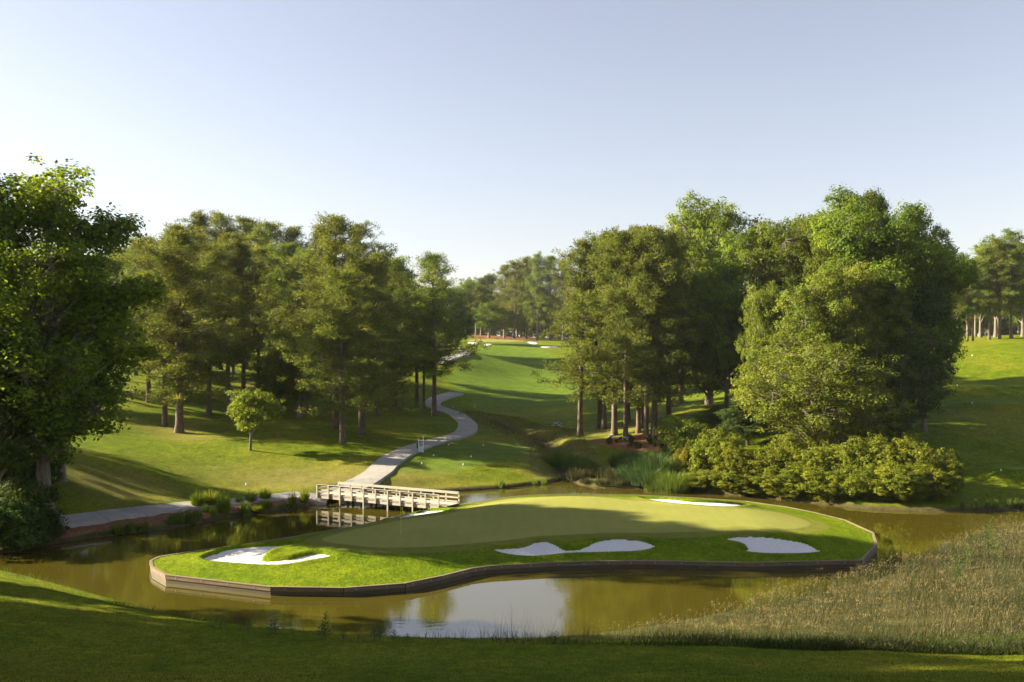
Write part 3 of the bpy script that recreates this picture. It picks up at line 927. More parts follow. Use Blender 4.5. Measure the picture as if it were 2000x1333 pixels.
def broad_proto(seed, h=22.0, r=7.0, base=.18, nl=26, ncl=26, lf=44, leaf=.28, mat='leaf', lobe=.34, flat=.8, trunk_r=.4, bark='bark', droop=0.0, top=1.0, cr0=.8, bare=.5):
    g = np.random.default_rng(seed); T = Tree()
    cz = h * (base + 1) / 2; hz = h * (1 - base) / 2
    # lobes spread through the crown
    lob = []
    tries = 0
    while len(lob) < nl and tries < 4000:
        tries += 1
        d_ = unit(g.normal(0, 1, 3))
        rr = g.uniform(.35, 1.0) ** .5
        p = np.array([0, 0, cz]) + d_ * rr * np.array([r * .74, r * .74, hz * .80])
        k = (p[2] - (cz - hz)) / (2 * hz)
        wid = (1.0 if k < .5 else 1 - (k - .5) * .55 * top) * (1.0 + .45 * (1 - top) * max(0, k - .45))
        p[:2] *= wid
        if all(np.linalg.norm(p - l[0]) > lobe * r * .62 for l in lob):
            lob.append((p, r * lobe * g.uniform(.6, 1.3)))
    ztr = h * (base + .12)
    sway = g.uniform(-.4, .4, 2)
    tp = np.array([[sway[0] * t * t, sway[1] * t * t, -.6 + (ztr + h * .35) * t] for t in np.linspace(0, 1, 9)])
    tr = trunk_r * (1 - .7 * np.linspace(0, 1, 9)); tr[0] *= 1.6; tr[1] *= 1.12
    T.tr.tube(tp, tr, 10)
    for p, lr in lob:
        zst = min(max(h * base * .8, p[2] - np.hypot(p[0], p[1]) * .9 - lr * .5), ztr + h * .25)
        o = np.array([sway[0] * (zst / h) ** 2, sway[1] * (zst / h) ** 2, zst])
        mid = o * .45 + p * .55 + np.array([0, 0, .12 * lr]) + g.normal(0, .25, 3)
        s = np.linspace(0, 1, 6)[:, None]
        cur = (1 - s) ** 2 * o + 2 * s * (1 - s) * mid + s ** 2 * p
        T.tr.tube(cur, np.linspace(trunk_r * .42, trunk_r * .10, 6), 6)
        lt = g.normal(.42, .14)
        for q in range(ncl + ncl // 3):
            d_ = unit(g.normal(0, 1, 3) + np.array([0, 0, .15]))
            if q < ncl:
                rr = lr * g.uniform(.35, 1.12) ** .6
                c0 = p + d_ * rr * np.array([1, 1, flat])
            else:                                  # side shoots further in along the limb
                u = g.uniform(.45, .95)
                c0 = (1 - u) ** 2 * o + 2 * u * (1 - u) * mid + u ** 2 * p + d_ * lr * g.uniform(.3, .8)
            c0[2] -= droop * np.hypot(c0[0], c0[1]) / r
            if c0[2] < h * .03: continue
            if g.random() < bare:
                T.tr.tube(np.array([p, (p + c0) / 2 + g.normal(0, .1, 3), c0]), [trunk_r * .09, trunk_r * .06, .012], 4, False)
            cr = cr0 * g.uniform(.6, 1.25)
            m_ = int(lf * g.uniform(.7, 1.2))
            e = unit(g.normal(0, 1, (m_, 3)))
            pos = c0 + e * (g.random((m_, 1)) ** .45) * cr * np.array([1, 1, .72])
            nr_ = unit(e * .7 + d_ * .5 + np.array([0, 0, .55]) + g.normal(0, .45, (m_, 3)))
            L = leaf * g.uniform(.7, 1.25, m_)
            T.leaves(pos, nr_, g.normal(0, 1, (m_, 3)) + np.array([0, 0, -.4]), L, L * .62, np.clip(lt + g.normal(0, .10) + g.normal(0, .13, m_), 0, 1))
    return T.meshes(M[bark], M[mat]), T.top, T.rad

def place_tree(name, protos, x, y, ztop, width, label, cat='tree', group=None, rz=None, zb=None, squash=None):
    (tm, cm), h, r = protos
    zg = tz(x, y) if zb is None else zb
    o = empty(name, (x, y, zg), random.uniform(0, 6.28) if rz is None else rz)
    s = (ztop - zg) / h
    w = width / (2 * r)
    o.scale = (w, w, s)
    tag(o, label, cat, group)
    link('trunk', tm, None, o)
    link('crown', cm, None, o)
    return o

def by_px(px, d, ytop):
    return (px - 1000) * d / F, d, H - (ytop - YH) * d / F

pines = [pine_proto(1, base=.24), pine_proto(2, base=.15, nb=160), pine_proto(3, base=.30, r=5.0), pine_proto(4, base=.18, nb=165, r=5.8), pine_proto(5, base=.36, nb=115, open_=1.1)]
pine_lean = pine_proto(6, base=.20, lean=-.05, nb=150)
broads = [broad_proto(21), broad_proto(22, nl=30, base=.12), broad_proto(23, nl=24, base=.22, top=.6)]
lights = [broad_proto(31, mat='leaf_light', nl=28), broad_proto(32, mat='leaf_light', nl=30, base=.1, leaf=.30)]
darks = [broad_proto(41, mat='leaf_dark', base=.08, nl=30), broad_proto(42, mat='leaf_dark', base=.05, nl=30)]

# --- left hillside pines
PL = 'pines on the left hillside'
def pine_row(lst, label, group, name='pine_tree', lib=None):
    for q, (px, d, yt, w) in enumerate(lst):
        x, y, zt = by_px(px, d, yt)
        place_tree(name, (lib or pines)[(q * 2 + int(px)) % len(lib or pines)], x, y, zt, w * d / F * 1.22, label, 'pine tree', group)
def pine_at(px, py, yt, w, label, group, proto):
    x, y = hit(px, py)
    place_tree('pine_tree', proto, x, y, H - (yt - YH) * y / F, w * y / F * 1.26, label, 'pine tree', group)
pine_at(322, 832, 475, 125, 'pine with bare straight trunk standing behind the thick leaning-light pine on the lawn edge', None, pines[2])
pine_at(350, 845, 445, 165, 'thick dark trunked pine at the lawn edge left of the small tree', None, pines[1])
pine_at(408, 812, 470, 140, 'pine with low golden boughs right behind the small lawn tree', None, pines[3])
pine_at(655, 838, 412, 185, 'tallest pine of the hillside, rising behind the twin foreground pines', None, pines[4])
pine_at(669, 867, 520, 165, 'bushy pine with foliage hanging low over its trunk on the open lawn', None, pines[3])
pine_at(706, 848, 500, 165, 'pine with clean lower trunk beside the low bushy pine, nearer the path', None, pines[1])
pine_at(848, 812, 492, 125, 'round topped pine with long bare trunk beside the path bend', None, pines[0])
pine_at(815, 797, 560, 95, 'slender pine behind the round topped pine at the path bend', 'pines at the path bend', pines[2])
pine_at(828, 799, 575, 85, 'slender pine behind the round topped pine at the path bend', 'pines at the path bend', pines[4])
pine_row([(445, 158, 452, 125), (475, 160, 470, 110), (505, 172, 440, 115), (560, 168, 470, 130), (600, 158, 480, 130), (735, 158, 490, 120), (770, 175, 500, 110), (290, 150, 455, 130)],
         'tall pine in the dense grove up the left hillside', PL)
pine_row([(345, 182, 436, 120), (385, 192, 412, 120), (430, 196, 409, 120), (480, 200, 420, 115), (525, 205, 428, 115), (570, 205, 440, 110), (630, 200, 440, 115), (700, 195, 430, 115), (240, 190, 482, 100), (265, 178, 462, 110)],
         'dark pine at the back of the left hillside grove, seen as treetop', 'back row pines of the left grove')
for px, d, yt, w, q in [(760, 200, 474, 100, 0), (725, 205, 470, 100, 1), (790, 215, 520, 90, 1), (868, 285, 548, 75, 0), (892, 290, 565, 62, 1), (872, 275, 605, 50, 1), (845, 270, 560, 70, 0)]:
    x, y, zt = by_px(px, d, yt)
    place_tree('broadleaf_tree', darks[q], x, y, zt, w * d / F * 1.15, 'dark broadleaf tree behind the pines along the fairway path', 'tree', 'dark trees lining the far path')
for px, d, yt, w in [(585, 150, 660, 120), (545, 160, 690, 90), (760, 170, 690, 80), (290, 165, 625, 90), (380, 172, 640, 90), (455, 192, 655, 90), (640, 186, 620, 100), (705, 182, 640, 100)]:
    x, y, zt = by_px(px, d, yt)
    place_tree('understory_tree', broads[1], x, y, zt, w * d / F * 1.2, 'low dark understory tree beneath the hillside pines', 'tree', 'understory trees below the pines')

# --- big shade tree in the left corner, with companions
big1 = broad_proto(51, h=28, r=8.5, base=.08, nl=44, ncl=30, lf=42, leaf=.28, mat='leaf', lobe=.21, cr0=.85, trunk_r=.45, flat=.95)
big2 = broad_proto(52, h=26, r=7.5, base=.06, nl=36, ncl=26, lf=40, leaf=.30, mat='leaf_dark', lobe=.28, cr0=.85, trunk_r=.42, droop=1.2)
x, y, zt = by_px(85, 80, 322)
place_tree('shade_tree', big1, x, y, zt, 18.5, 'tall spreading dark broadleaf tree overhanging the pond corner beside the paved path', rz=.4)
x, y, zt = by_px(-5, 77, 600)
place_tree('shade_tree', big2, x, y, zt, 11, 'dense low dark tree crowding the pond corner below the tall tree', rz=4.0)
x, y, zt = by_px(120, 86, 530)
place_tree('shade_tree', big2, x, y, zt, 10.5, 'lower dark tree with drooping boughs beside the tall tree on the mound', rz=1.2)
x, y, zt = by_px(-60, 84, 400)
place_tree('shade_tree', big1, x, y, zt, 14, 'broad dark tree behind the tall pond corner tree', rz=5.0)
x, y, zt = by_px(40, 84, 800)
place_tree('understory_tree', big2, x, y, zt, 8, 'dark bushy sapling on the mound under the tall pond corner tree', rz=2.0)
for px, d, yt, w, q in [(120, 150, 480, 200, 0), (40, 160, 470, 180, 1), (200, 170, 480, 130, 2), (-60, 140, 450, 200, 1)]:
    x, y, zt = by_px(px, d, yt)
    place_tree('broadleaf_tree', broads[q], x, y, zt, w * d / F, 'broadleaf tree seen through gaps behind the tall pond corner tree', 'tree', 'trees behind the pond corner')
# trees on the rise left of the slope the picture is taken from; their shade lies over it
for x, y, h_ in [(-33, 14, 26), (-38, 26, 29), (-41, 37, 30), (-46, 46, 30), (-52, 50, 29), (-50, 20, 31), (-54, 32, 32), (-58, 43, 33), (-70, 48, 33), (-68, 24, 32), (-64, 36, 33), (-45, 5, 26), (-62, 8, 26), (-30, 2, 24), (-60, 88, 21), (-84, 101, 19)]:
    place_tree('broadleaf_tree', broads[random.randrange(3)], x, y, tz(x, y) + h_, 14, 'shade tree on the rise beside the near mown slope', 'tree', 'shade trees beside the near slope')

place_tree('broadleaf_tree', broads[0], -47, 56.5, tz(-47, 56.5) + 20, 9, 'slimmer shade tree at the pond end of the near mown slope', 'tree', 'shade trees beside the near slope')

# --- small lawn tree
small = broad_proto(61, h=8.0, r=3.6, base=.28, nl=16, ncl=16, lf=34, leaf=.24, mat='leaf_light', lobe=.34, flat=.6, trunk_r=.16, cr0=.5)
x, y = hit(489, 880)
place_tree('small_tree', small, x, y, H - (757 - YH) * y / F, 7.6, 'small bright green tree standing alone on the sunny lawn', rz=1.0)

# --- right pine grove
RG = 'pine grove beside the straw bed'
GROVE = {1133: 'pine standing apart on the grass at the creek side of the grove', 1171: 'slender pine of a close pair behind the lone creekside pine',
         1180: 'thicker pine of the close pair behind the lone creekside pine', 1200: 'pine at the tip of the straw bed nearest the creek',
         1222: 'pine beside the white flowering shrub in the straw bed', 1247: 'pine just behind the middle of the straw bed',
         1254: 'pine half hidden at the back edge of the straw bed', 1262: 'pine rising from the middle of the straw bed among the low shrubs',
         1278: 'straight pine at the straw bed end nearest the bright leafy shrub', 1306: 'thick pine behind the bright leafy shrub',
         1226: 'pine set furthest back in the grove, beyond the straw bed'}
for px, py, yt, w, pr in [(1133, 850, 466, 130, pine_lean), (1171, 836, 458, 120, pines[2]), (1180, 839, 452, 120, pines[0]), (1200, 851, 448, 130, pines[1]), (1222, 857, 442, 130, pines[4]),
                          (1247, 846, 438, 125, pines[3]), (1254, 836, 436, 120, pines[2]), (1262, 858, 452, 130, pines[0]), (1278, 850, 436, 135, pines[1]), (1306, 828, 446, 150, pines[3]), (1226, 822, 445, 120, pines[2])]:
    pine_at(px, py, yt, w, GROVE[px], RG, pr)
# --- right broadleaf mass
def tree_px(name, proto, px, d, yt, w, label, cat='tree', group=None, rz=None, k=1.0, zb=None, sink=0.0):
    x, y, zt = by_px(px, d, yt)
    if sink: zb = tz(x, y) - sink
    return place_tree(name, proto, x, y, zt, w * d / F * k, label, cat, group, rz, zb)
tree_px('broadleaf_tree', lights[0], 1385, 160, 374, 195, 'tall pale green tree rising above the pine grove')
tree_px('broadleaf_tree', lights[1], 1330, 168, 415, 130, 'pale green tree directly behind the pine grove tops')
tree_px('broadleaf_tree', lights[1], 1420, 140, 462, 170, 'bright green tree between the pine grove and the great oak')
tree_px('broadleaf_tree', broads[0], 1500, 142, 428, 195, 'round topped mid green tree left of the great oak')
tree_px('broadleaf_tree', broads[2], 1580, 138, 420, 185, 'mid green tree leaning against the left flank of the great oak')
oak = broad_proto(71, h=30, r=9.5, base=.10, nl=46, ncl=30, lf=50, leaf=.31, mat='leaf', lobe=.26, cr0=.95, trunk_r=.6, top=.0)
tree_px('oak_tree', oak, 1700, 126, 345, 270, 'great oak with the highest crown, standing behind the shoreline bushes', rz=.5)
tree_px('broadleaf_tree', broads[1], 1545, 146, 418, 165, 'rounded tree filling the dip left of the great oak')
tree_px('oak_tree', oak, 1640, 134, 372, 200, 'oak whose crown merges into the left shoulder of the great oak', rz=4.1)
tree_px('oak_tree', oak, 1768, 131, 372, 170, 'oak whose crown merges into the right shoulder of the great oak', rz=1.5)
tree_px('oak_tree', oak, 1775, 121, 430, 215, 'wide dark oak on the right flank of the great oak', rz=2.6)
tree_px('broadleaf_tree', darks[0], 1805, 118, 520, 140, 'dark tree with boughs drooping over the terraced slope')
tree_px('broadleaf_tree', lights[1], 1590, 116, 522, 175, 'silvery green rounded tree in front of the great oak')
tree_px('broadleaf_tree', lights[0], 1660, 118, 500, 150, 'grey green tree below the great oak crown')
tree_px('broadleaf_tree', lights[0], 1490, 122, 545, 90, 'narrow light green tree with dead branches beside the bright tree')
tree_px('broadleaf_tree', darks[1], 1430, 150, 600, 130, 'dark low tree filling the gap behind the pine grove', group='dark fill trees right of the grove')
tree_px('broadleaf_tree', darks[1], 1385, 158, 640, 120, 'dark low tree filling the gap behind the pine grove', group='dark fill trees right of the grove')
olive = broad_proto(72, h=14, r=8, base=.02, nl=40, ncl=22, lf=42, leaf=.22, mat='leaf_olive', lobe=.28, cr0=.75, trunk_r=.3, flat=.9)
tree_px('holly_tree', olive, 1595, 110, 640, 285, 'broad olive brown domed tree above the golden shoreline bushes', rz=.3, k=1.1)
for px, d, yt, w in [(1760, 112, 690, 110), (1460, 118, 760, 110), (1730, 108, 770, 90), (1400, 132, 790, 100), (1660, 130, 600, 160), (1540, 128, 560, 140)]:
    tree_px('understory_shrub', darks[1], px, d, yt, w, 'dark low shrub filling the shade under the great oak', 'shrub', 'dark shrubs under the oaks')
tree_px('holly_tree', olive, 1690, 113, 690, 130, 'olive domed tree tucked under the great oak beside the terraced slope', rz=2.0)

# --- golden shoreline bushes
bushp = [broad_proto(k, h=6, r=3.6, base=.0, nl=30, ncl=24, lf=26, leaf=.20, mat='leaf_gold', lobe=.27, cr0=.36, trunk_r=.12, flat=1.0, bare=.2) for k in (81, 82)]
lbush = broad_proto(83, h=6, r=4, base=.0, nl=20, ncl=16, lf=32, leaf=.26, mat='leaf_light', lobe=.34, cr0=.6, trunk_r=.14)
tree_px('shrub', lbush, 1335, 114, 806, 115, 'bright green leafy shrub at the edge of the straw bed', 'shrub')
for q, (px, d, yt, w) in enumerate([(1405, 106, 832, 115), (1475, 102, 878, 120), (1550, 104, 842, 130), (1625, 100, 862, 130), (1695, 99, 845, 140), (1765, 98, 848, 130), (1825, 97, 868, 95),
                                    (1385, 102.5, 915, 100), (1440, 100.5, 915, 100), (1580, 96.5, 905, 125), (1660, 95, 910, 120), (1745, 93, 895, 130), (1515, 98.5, 910, 110), (1815, 93, 905, 100), (1700, 94, 925, 100), (1430, 103, 860, 80), (1515, 101, 868, 90), (1590, 99, 868, 90), (1660, 98, 872, 90), (1730, 97, 868, 90), (1795, 95, 880, 80), (1845, 95, 890, 70), (1620, 94.5, 930, 80), (1770, 92, 930, 80), (1545, 97, 940, 80), (1470, 99.5, 945, 80), (1352, 108, 862, 80), (1350, 104.5, 922, 80), (1600, 103, 850, 70), (1715, 101, 842, 70)]):
    tree_px('shrub', bushp[q % 2], px, d, yt, w, 'golden green bush in the dense thicket along the far shoreline', 'shrub', 'golden shoreline bushes', k=.98, zb=.2)

# --- far trees
for q, (px, d, yt, w) in enumerate([(985, 385, 515, 60), (1005, 372, 508, 60), (1028, 378, 500, 60), (1050, 366, 492, 65), (1075, 372, 498, 65), (1100, 360, 505, 60), (1018, 395, 512, 60)]):
    x, y, zt = by_px(px, d, yt)
    place_tree('pine_tree', pines[(q * 2 + 2) % 5], x, y, zt, w * d / F * 1.2, 'distant pine beyond the far green and its straw bed', 'pine tree', 'distant pines beyond the fairway')
for q, (px, d, yt, w, pr) in enumerate([(940, 395, 555, 55, broads[1]), (955, 372, 590, 50, broads[0]), (930, 420, 536, 60, broads[2]), (960, 425, 533, 60, broads[0]), (910, 400, 545, 60, broads[1]), (985, 376, 600, 45, broads[2]), (1010, 405, 600, 60, broads[1]), (1060, 400, 570, 70, broads[0]), (880, 330, 560, 60, broads[0])]):
    x, y, zt = by_px(px, d, yt)
    place_tree('broadleaf_tree', pr, x, y, zt, w * d / F * 1.2, 'distant hazy broadleaf tree beyond the far green', 'tree', 'distant broadleaf trees beyond the fairway')
for q, (px, d, yt, w) in enumerate([(1945, 236, 458, 105), (1998, 232, 470, 110), (1915, 240, 500, 90), (1870, 275, 492, 70), (1905, 260, 500, 75), (1890, 300, 500, 80), (1950, 290, 480, 80), (2010, 270, 470, 90), (2080, 250, 450, 100), (1840, 310, 500, 80), (1990, 310, 480, 80)]):
    tree_px('broadleaf_tree', (lights + broads)[q % 5], px, d, yt, w, 'sunlit broadleaf tree on the plateau above the terraced tees', group='plateau trees')
for px, py, yt, w, pr in [(1975, 657, 446, 92, pines[4]), (1952, 655, 465, 72, pines[2]), (1932, 657, 480, 70, pines[0]), (1890, 659, 520, 50, pines[4]), (1872, 660, 520, 50, pines[2]), (1900, 658, 505, 50, pines[2])]:
    x = (px - 1000) * 226 / F
    place_tree('pine_tree', pr, x, 226, H - (yt - YH) * 226 / F, w * 226 / F * 1.2, 'bare trunked pine standing along the plateau edge above the tees', 'pine tree', 'plateau edge pines')

for q, px in enumerate(range(480, 1180, 32)):
    d = 430 + (q * 37) % 60
    tree_px('broadleaf_tree', darks[q % 2], px, d, 560 + (q * 53) % 30, 62, 'far woodland tree closing the view behind the distant pines', group='far woodland edge', sink=4.5)
for q, px in enumerate(range(1800, 2120, 30)):
    d = 330 + (q * 37) % 50
    tree_px('broadleaf_tree', (darks + broads)[q % 5], px, d, 560 + (q * 53) % 40, 75, 'low tree in the wood behind the plateau trunks', group='wood behind the plateau', sink=4.0)

# --- grasses
def clump_mesh(seed, n, h, r, wid, lean, name='blades', tip=0.5):
    g = np.random.default_rng(seed)
    az = g.uniform(0, 6.283, n); rr = r * np.sqrt(g.random(n)) * .45
    out = g.normal(lean, lean * .4, n); hh = h * g.uniform(.55, 1.08, n) * (1 - .5 * (rr / (r * .45)) ** 2)
    d = np.stack([np.cos(az), np.sin(az), 0 * az], -1); s = np.stack([-np.sin(az), np.cos(az), 0 * az], -1)
    tw = g.uniform(-1, 1, n)[:, None]
    s = unit(s + d * tw)
    base = d * rr[:, None] - np.array([0, 0, .06])
    V = []
    for t, w in ((0, 1), (.45, .9), (.8, .6)):
        c = base + d * (out * hh * t ** 2)[:, None] + np.array([0, 0, 1]) * (hh * (t - .22 * t * t * np.clip(out, 0, 1) * 2))[:, None]
        V += [c - s * wid * w / 2, c + s * wid * w / 2]
    t = 1.0
    V.append(base + d * (out * hh * 1.05)[:, None] + np.array([0, 0, 1]) * (hh * (.98 - .30 * np.clip(out, 0, 1.2) * 2 * tip))[:, None])
    V = np.stack(V, 1)
    i = np.arange(n)[:, None] * 7
    Q = np.concatenate([i + np.array([[0, 1, 3, 2]]), i + np.array([[2, 3, 5, 4]])])
    T = i + np.array([[4, 5, 6]])
    tint = np.repeat(np.clip(g.normal(.5, .2, n), 0, 1), 7)
    return np_mesh(name, V.reshape(-1, 3), [Q, T], {'tint': tint})
fount = [clump_mesh(s, 700, 1.5, .9, .026, .36) for s in (1, 2)]
iris = [clump_mesh(s, 170, .9, .8, .05, .22) for s in (3, 4)]
reedm = [clump_mesh(s, 1500, 2.6, 4.2, .045, .40) for s in (5, 6)]
for me in fount: me.materials.append(M['grass_clump'])
for me in iris: me.materials.append(M['reed'])
for me in reedm: me.materials.append(M['reed'])
breed = [clump_mesh(s, 1700, 2.6, 4.4, .05, .42) for s in (15, 16)]
for me in breed: me.materials.append(M['blue_reed'])
def clump(name, me, px, py, hpx, wpx, h0, w0, label, cat, group=None):
    x, y = hit(px, py)
    o = link(name, me)
    o.location = (x, y, tz(x, y)); o.rotation_euler = (0, 0, random.uniform(0, 6.28))
    o.scale = (wpx * y / F / w0 * 1.35,) * 2 + (hpx * y / F / h0 * 1.4,)
    return tag(o, label, cat, group)
FG = 'fountain grass clumps on the straw bank'
for q, (px, py, hp, wp) in enumerate([(387, 992, 29, 29), (411, 990, 28, 26), (436, 1001, 36, 30), (402, 1003, 17, 14), (416, 1006, 14, 16), (490, 983, 20, 24), (518, 976, 18, 24), (520, 990, 13, 24), (468, 985, 15, 15), (595, 980, 22, 18), (503, 999, 11, 22)]):
    clump('fountain_grass', fount[q % 2], px, py, hp, wp, 1.35, 1.5, 'yellow green fountain grass clump on the straw bank between path and pond', 'ornamental grass', FG)
for q, (px, py, hp, wp) in enumerate([(478, 1007, 29, 28), (571, 992, 30, 22), (388, 1012, 16, 20), (350, 1020, 20, 30), (372, 1018, 20, 30), (335, 1022, 17, 26), (230, 1042, 20, 26), (255, 1039, 20, 28), (280, 1036, 18, 26)]):
    clump('iris_clump', iris[q % 2], px, py, hp, wp, .85, 1.3, 'dark green strap leaved iris clump at the water edge of the straw bank', 'plant', 'iris clumps at the bank')
for q, (px, py, hp, wp) in enumerate([(1090, 912, 33, 30), (1125, 918, 32, 26), (1150, 922, 22, 24), (1112, 912, 18, 20)]):
    clump('reed_clump', reedm[q % 2], px, py, hp, wp, 2.5, 2.6, 'upright pale reed clump at the creek mouth', 'reeds', 'reeds at the creek mouth')
for q, (px, py, hp, wp) in enumerate([(1230, 915, 45, 36), (1255, 922, 55, 40), (1280, 930, 60, 40), (1240, 938, 45, 36), (1265, 945, 45, 36)]):
    clump('reed_clump', breed[q % 2], px, py, hp * .66, wp * .9, 2.5, 2.4, 'dense blue green reed clump between the straw bed and the pond', 'reeds', 'blue green reed bed')
for q, (px, py, hp, wp) in enumerate([(1292, 958, 32, 32), (1315, 962, 38, 34)]):
    clump('reed_clump', reedm[q % 2], px, py, hp, wp, 2.5, 2.4, 'bright arching reed clump beside the golden bushes', 'reeds', 'bright reeds by the bushes')
for q, px in enumerate((1880, 1905, 1930, 1945, 1970, 1985, 1998)):
    clump('reed_clump', iris[q % 2], px, 993 - (q % 3), 16, 12, .85, 1.2, 'short bright reed tuft at the shore below the terraced slope', 'reeds', 'shore tufts below the terraces')
for q, (px, py) in enumerate(((1063, 950), (980, 952), (1090, 938), (1045, 948))):
    clump('reed_clump', iris[q % 2], px, py, 14 if q < 2 else 9, 14, .85, 1.2, 'small grass tuft at the pond edge below the tee', 'reeds', 'tufts below the tee')
# low brown sedge mounds on the mud flat
sedge = clump_mesh(9, 380, 1.1, 2.0, .03, .35); sedge.materials.append(M['tall_grass'])
for px, py, hp, wp in [(1125, 935, 20, 36), (1160, 930, 20, 46), (1200, 940, 20, 46), (1185, 932, 18, 40), (1222, 945, 14, 30), (1145, 943, 10, 26), (1175, 945, 10, 30), (1205, 948, 9, 26), (1115, 925, 14, 22)]:
    clump('sedge_mound', sedge, px, py, hp, wp, 1.0, 2.2, 'olive brown sedge mound on the mud flat at the creek mouth', 'sedge', 'sedge on the mud flat')
# straw bed shrublets
mini = broad_proto(91, h=.8, r=.45, base=0, nl=7, ncl=8, lf=12, leaf=.12, mat='leaf_dark', lobe=.45, cr0=.18, trunk_r=.03)
bedpoly = [(1160, 862), (1230, 856), (1320, 850), (1340, 865), (1310, 878), (1230, 878), (1190, 870)]
cnt = 0
while cnt < 30:
    px, py = random.uniform(1160, 1340), random.uniform(851, 879)
    if poly_sd(np.array([px]), np.array([py]), bedpoly)[0] > -1: continue
    x, y = hit(px, py); s = random.uniform(.7, 1.35)
    place_tree('bed_shrub', mini, x, y, tz(x, y) + .75 * s, .95 * s, 'knee high dark green shrub planted in the straw bed under the pines', 'shrub', 'shrublets in the straw bed')
    cnt += 1
for px, py in ((1193, 858), (1221, 863), (1262, 852)):
    x, y = hit(px, py)
    s_ = MB()
    for q in range(26):
        a, b_ = random.uniform(0, 6.28), random.random() ** .5 * .45
        s_.box((b_ * math.cos(a), b_ * math.sin(a), .25 + random.random() * .45), (.13, .13, .07), random.random())
    r_ = tag(empty('flowering_shrub', (x, y, tz(x, y))), 'little white flowering shrub in the straw bed under the pines', 'shrub', 'white flowering shrubs in the straw bed')
    s_.build('blossom', M['flower'], r_)
    lv = link('foliage', mini[0][1], None, r_); lv.scale = (.9, .9, .75)
# rocks by the creek
for px, py, s in [(1080, 832, .35), (1086, 829, .45), (1092, 832, .4), (1097, 834, .3), (1010, 868, .25), (1014, 871, .2), (1089, 826, .35), (1083, 827, .3), (1095, 829, .25), (1130, 952, .3), (1110, 948, .35), (1150, 955, .3), (1180, 956, .25)]:
    x, y = hit(px, py)
    g = np.random.default_rng(int(px * 7))
    V, Qr, Tr = tube(np.stack([np.zeros(6), np.zeros(6), np.linspace(-.5, .5, 6)], -1), [.25, .8, 1, .9, .55, .12], 9)
    V = V * s * np.array([1, .8, .8]) * (1 + g.normal(0, .12, (len(V), 1)))
    o = MB().add(V, Qr, Tr).build('creek_rock', M['rock'])
    o.location = (x, y, tz(x, y) + s * .18); o.rotation_euler = (0, 0, g.uniform(0, 6))
    tag(o, 'pale boulder lying in the grassy creek gully' if py < 900 else 'small pale stone at the muddy creek mouth', 'rock', 'creek rocks' if py < 900 else 'creek mouth stones')

def scatter_blades(name, P_, h, w, lean, mat, tint_mu, tint_sd, bend=None, seed=0, single=False):
    """single bent blades, each two triangles wide quads to a tip"""
    g = np.random.default_rng(seed); n = len(P_)
    az = g.uniform(0, 6.283, n)
    d = np.stack([np.cos(az), np.sin(az), 0 * az], -1)
    if bend is not None: d = unit(d + np.array(bend))
    a2 = g.uniform(0, 6.283, n)
    s = np.stack([np.cos(a2), np.sin(a2), 0 * a2], -1)
    hh = (h * g.uniform(.6, 1.15, n))[:, None]; ln = (lean * g.uniform(.3, 1.5, n))[:, None] * hh
    up_ = np.array([0, 0, 1.0])
    V = np.stack([P_ - s * w / 2, P_ + s * w / 2, P_ + up_ * hh * .6 + d * ln * .35 + s * w * .35, P_ + up_ * hh * .6 + d * ln * .35 - s * w * .35, P_ + up_ * hh + d * ln], 1)
    if single:
        V = V[:, [0, 1, 4]]
        return np_mesh(name, V.reshape(-1, 3), [np.arange(n * 3).reshape(-1, 3)], {'tint': np.repeat(np.clip(g.normal(0, 1, n) * tint_sd + tint_mu, 0, 1), 3)})
    i = np.arange(n)[:, None] * 5
    tint = np.repeat(np.clip(g.normal(0, 1, n) * tint_sd + tint_mu, 0, 1), 5)
    return np_mesh(name, V.reshape(-1, 3), [i + np.array([[0, 1, 2, 3]]), i + np.array([[3, 2, 4]])], {'tint': tint})

# near mown slope: a pelt of short blades
n = 130000
d_ = 22 + 38 * rng.random(n) ** 0.8
x_ = (rng.random(n) * 2 - 1) * (0.62 * d_ + 2)
sdp = poly_sd(x_, d_, POND)
ok = sdp > .1
x_, d_ = x_[ok], d_[ok]
z_ = terrain(x_, d_)
tag(link('mown_grass', scatter_blades('mown_grass', np.stack([x_, d_, z_ - .01], -1), np.full(len(x_), .09), .02, .5, None, .45, .2, seed=3, single=True), M['turf_blade']),
    'short mown grass blades covering the shaded near slope', 'grass', kind='stuff')
# island rough blades
n = 90000
x_ = rng.uniform(bb[0], bb[1], n); y_ = rng.uniform(bb[2], bb[3], n)
ok = (poly_sd(x_, y_, ISLAND) < -.12) & (poly_sd(x_, y_, GREEN) > 1.3)
for bk in BUNK: ok &= poly_sd(x_, y_, bk) > .03
x_, y_ = x_[ok], y_[ok]
tag(link('island_grass', scatter_blades('island_grass', np.stack([x_, y_, isl_z(x_, y_) - .01], -1), np.full(len(x_), .09), .022, .5, None, .55, .2, seed=4, single=True), M['turf_blade']),
    'bright rough grass around the island bunkers', 'grass', kind='stuff')

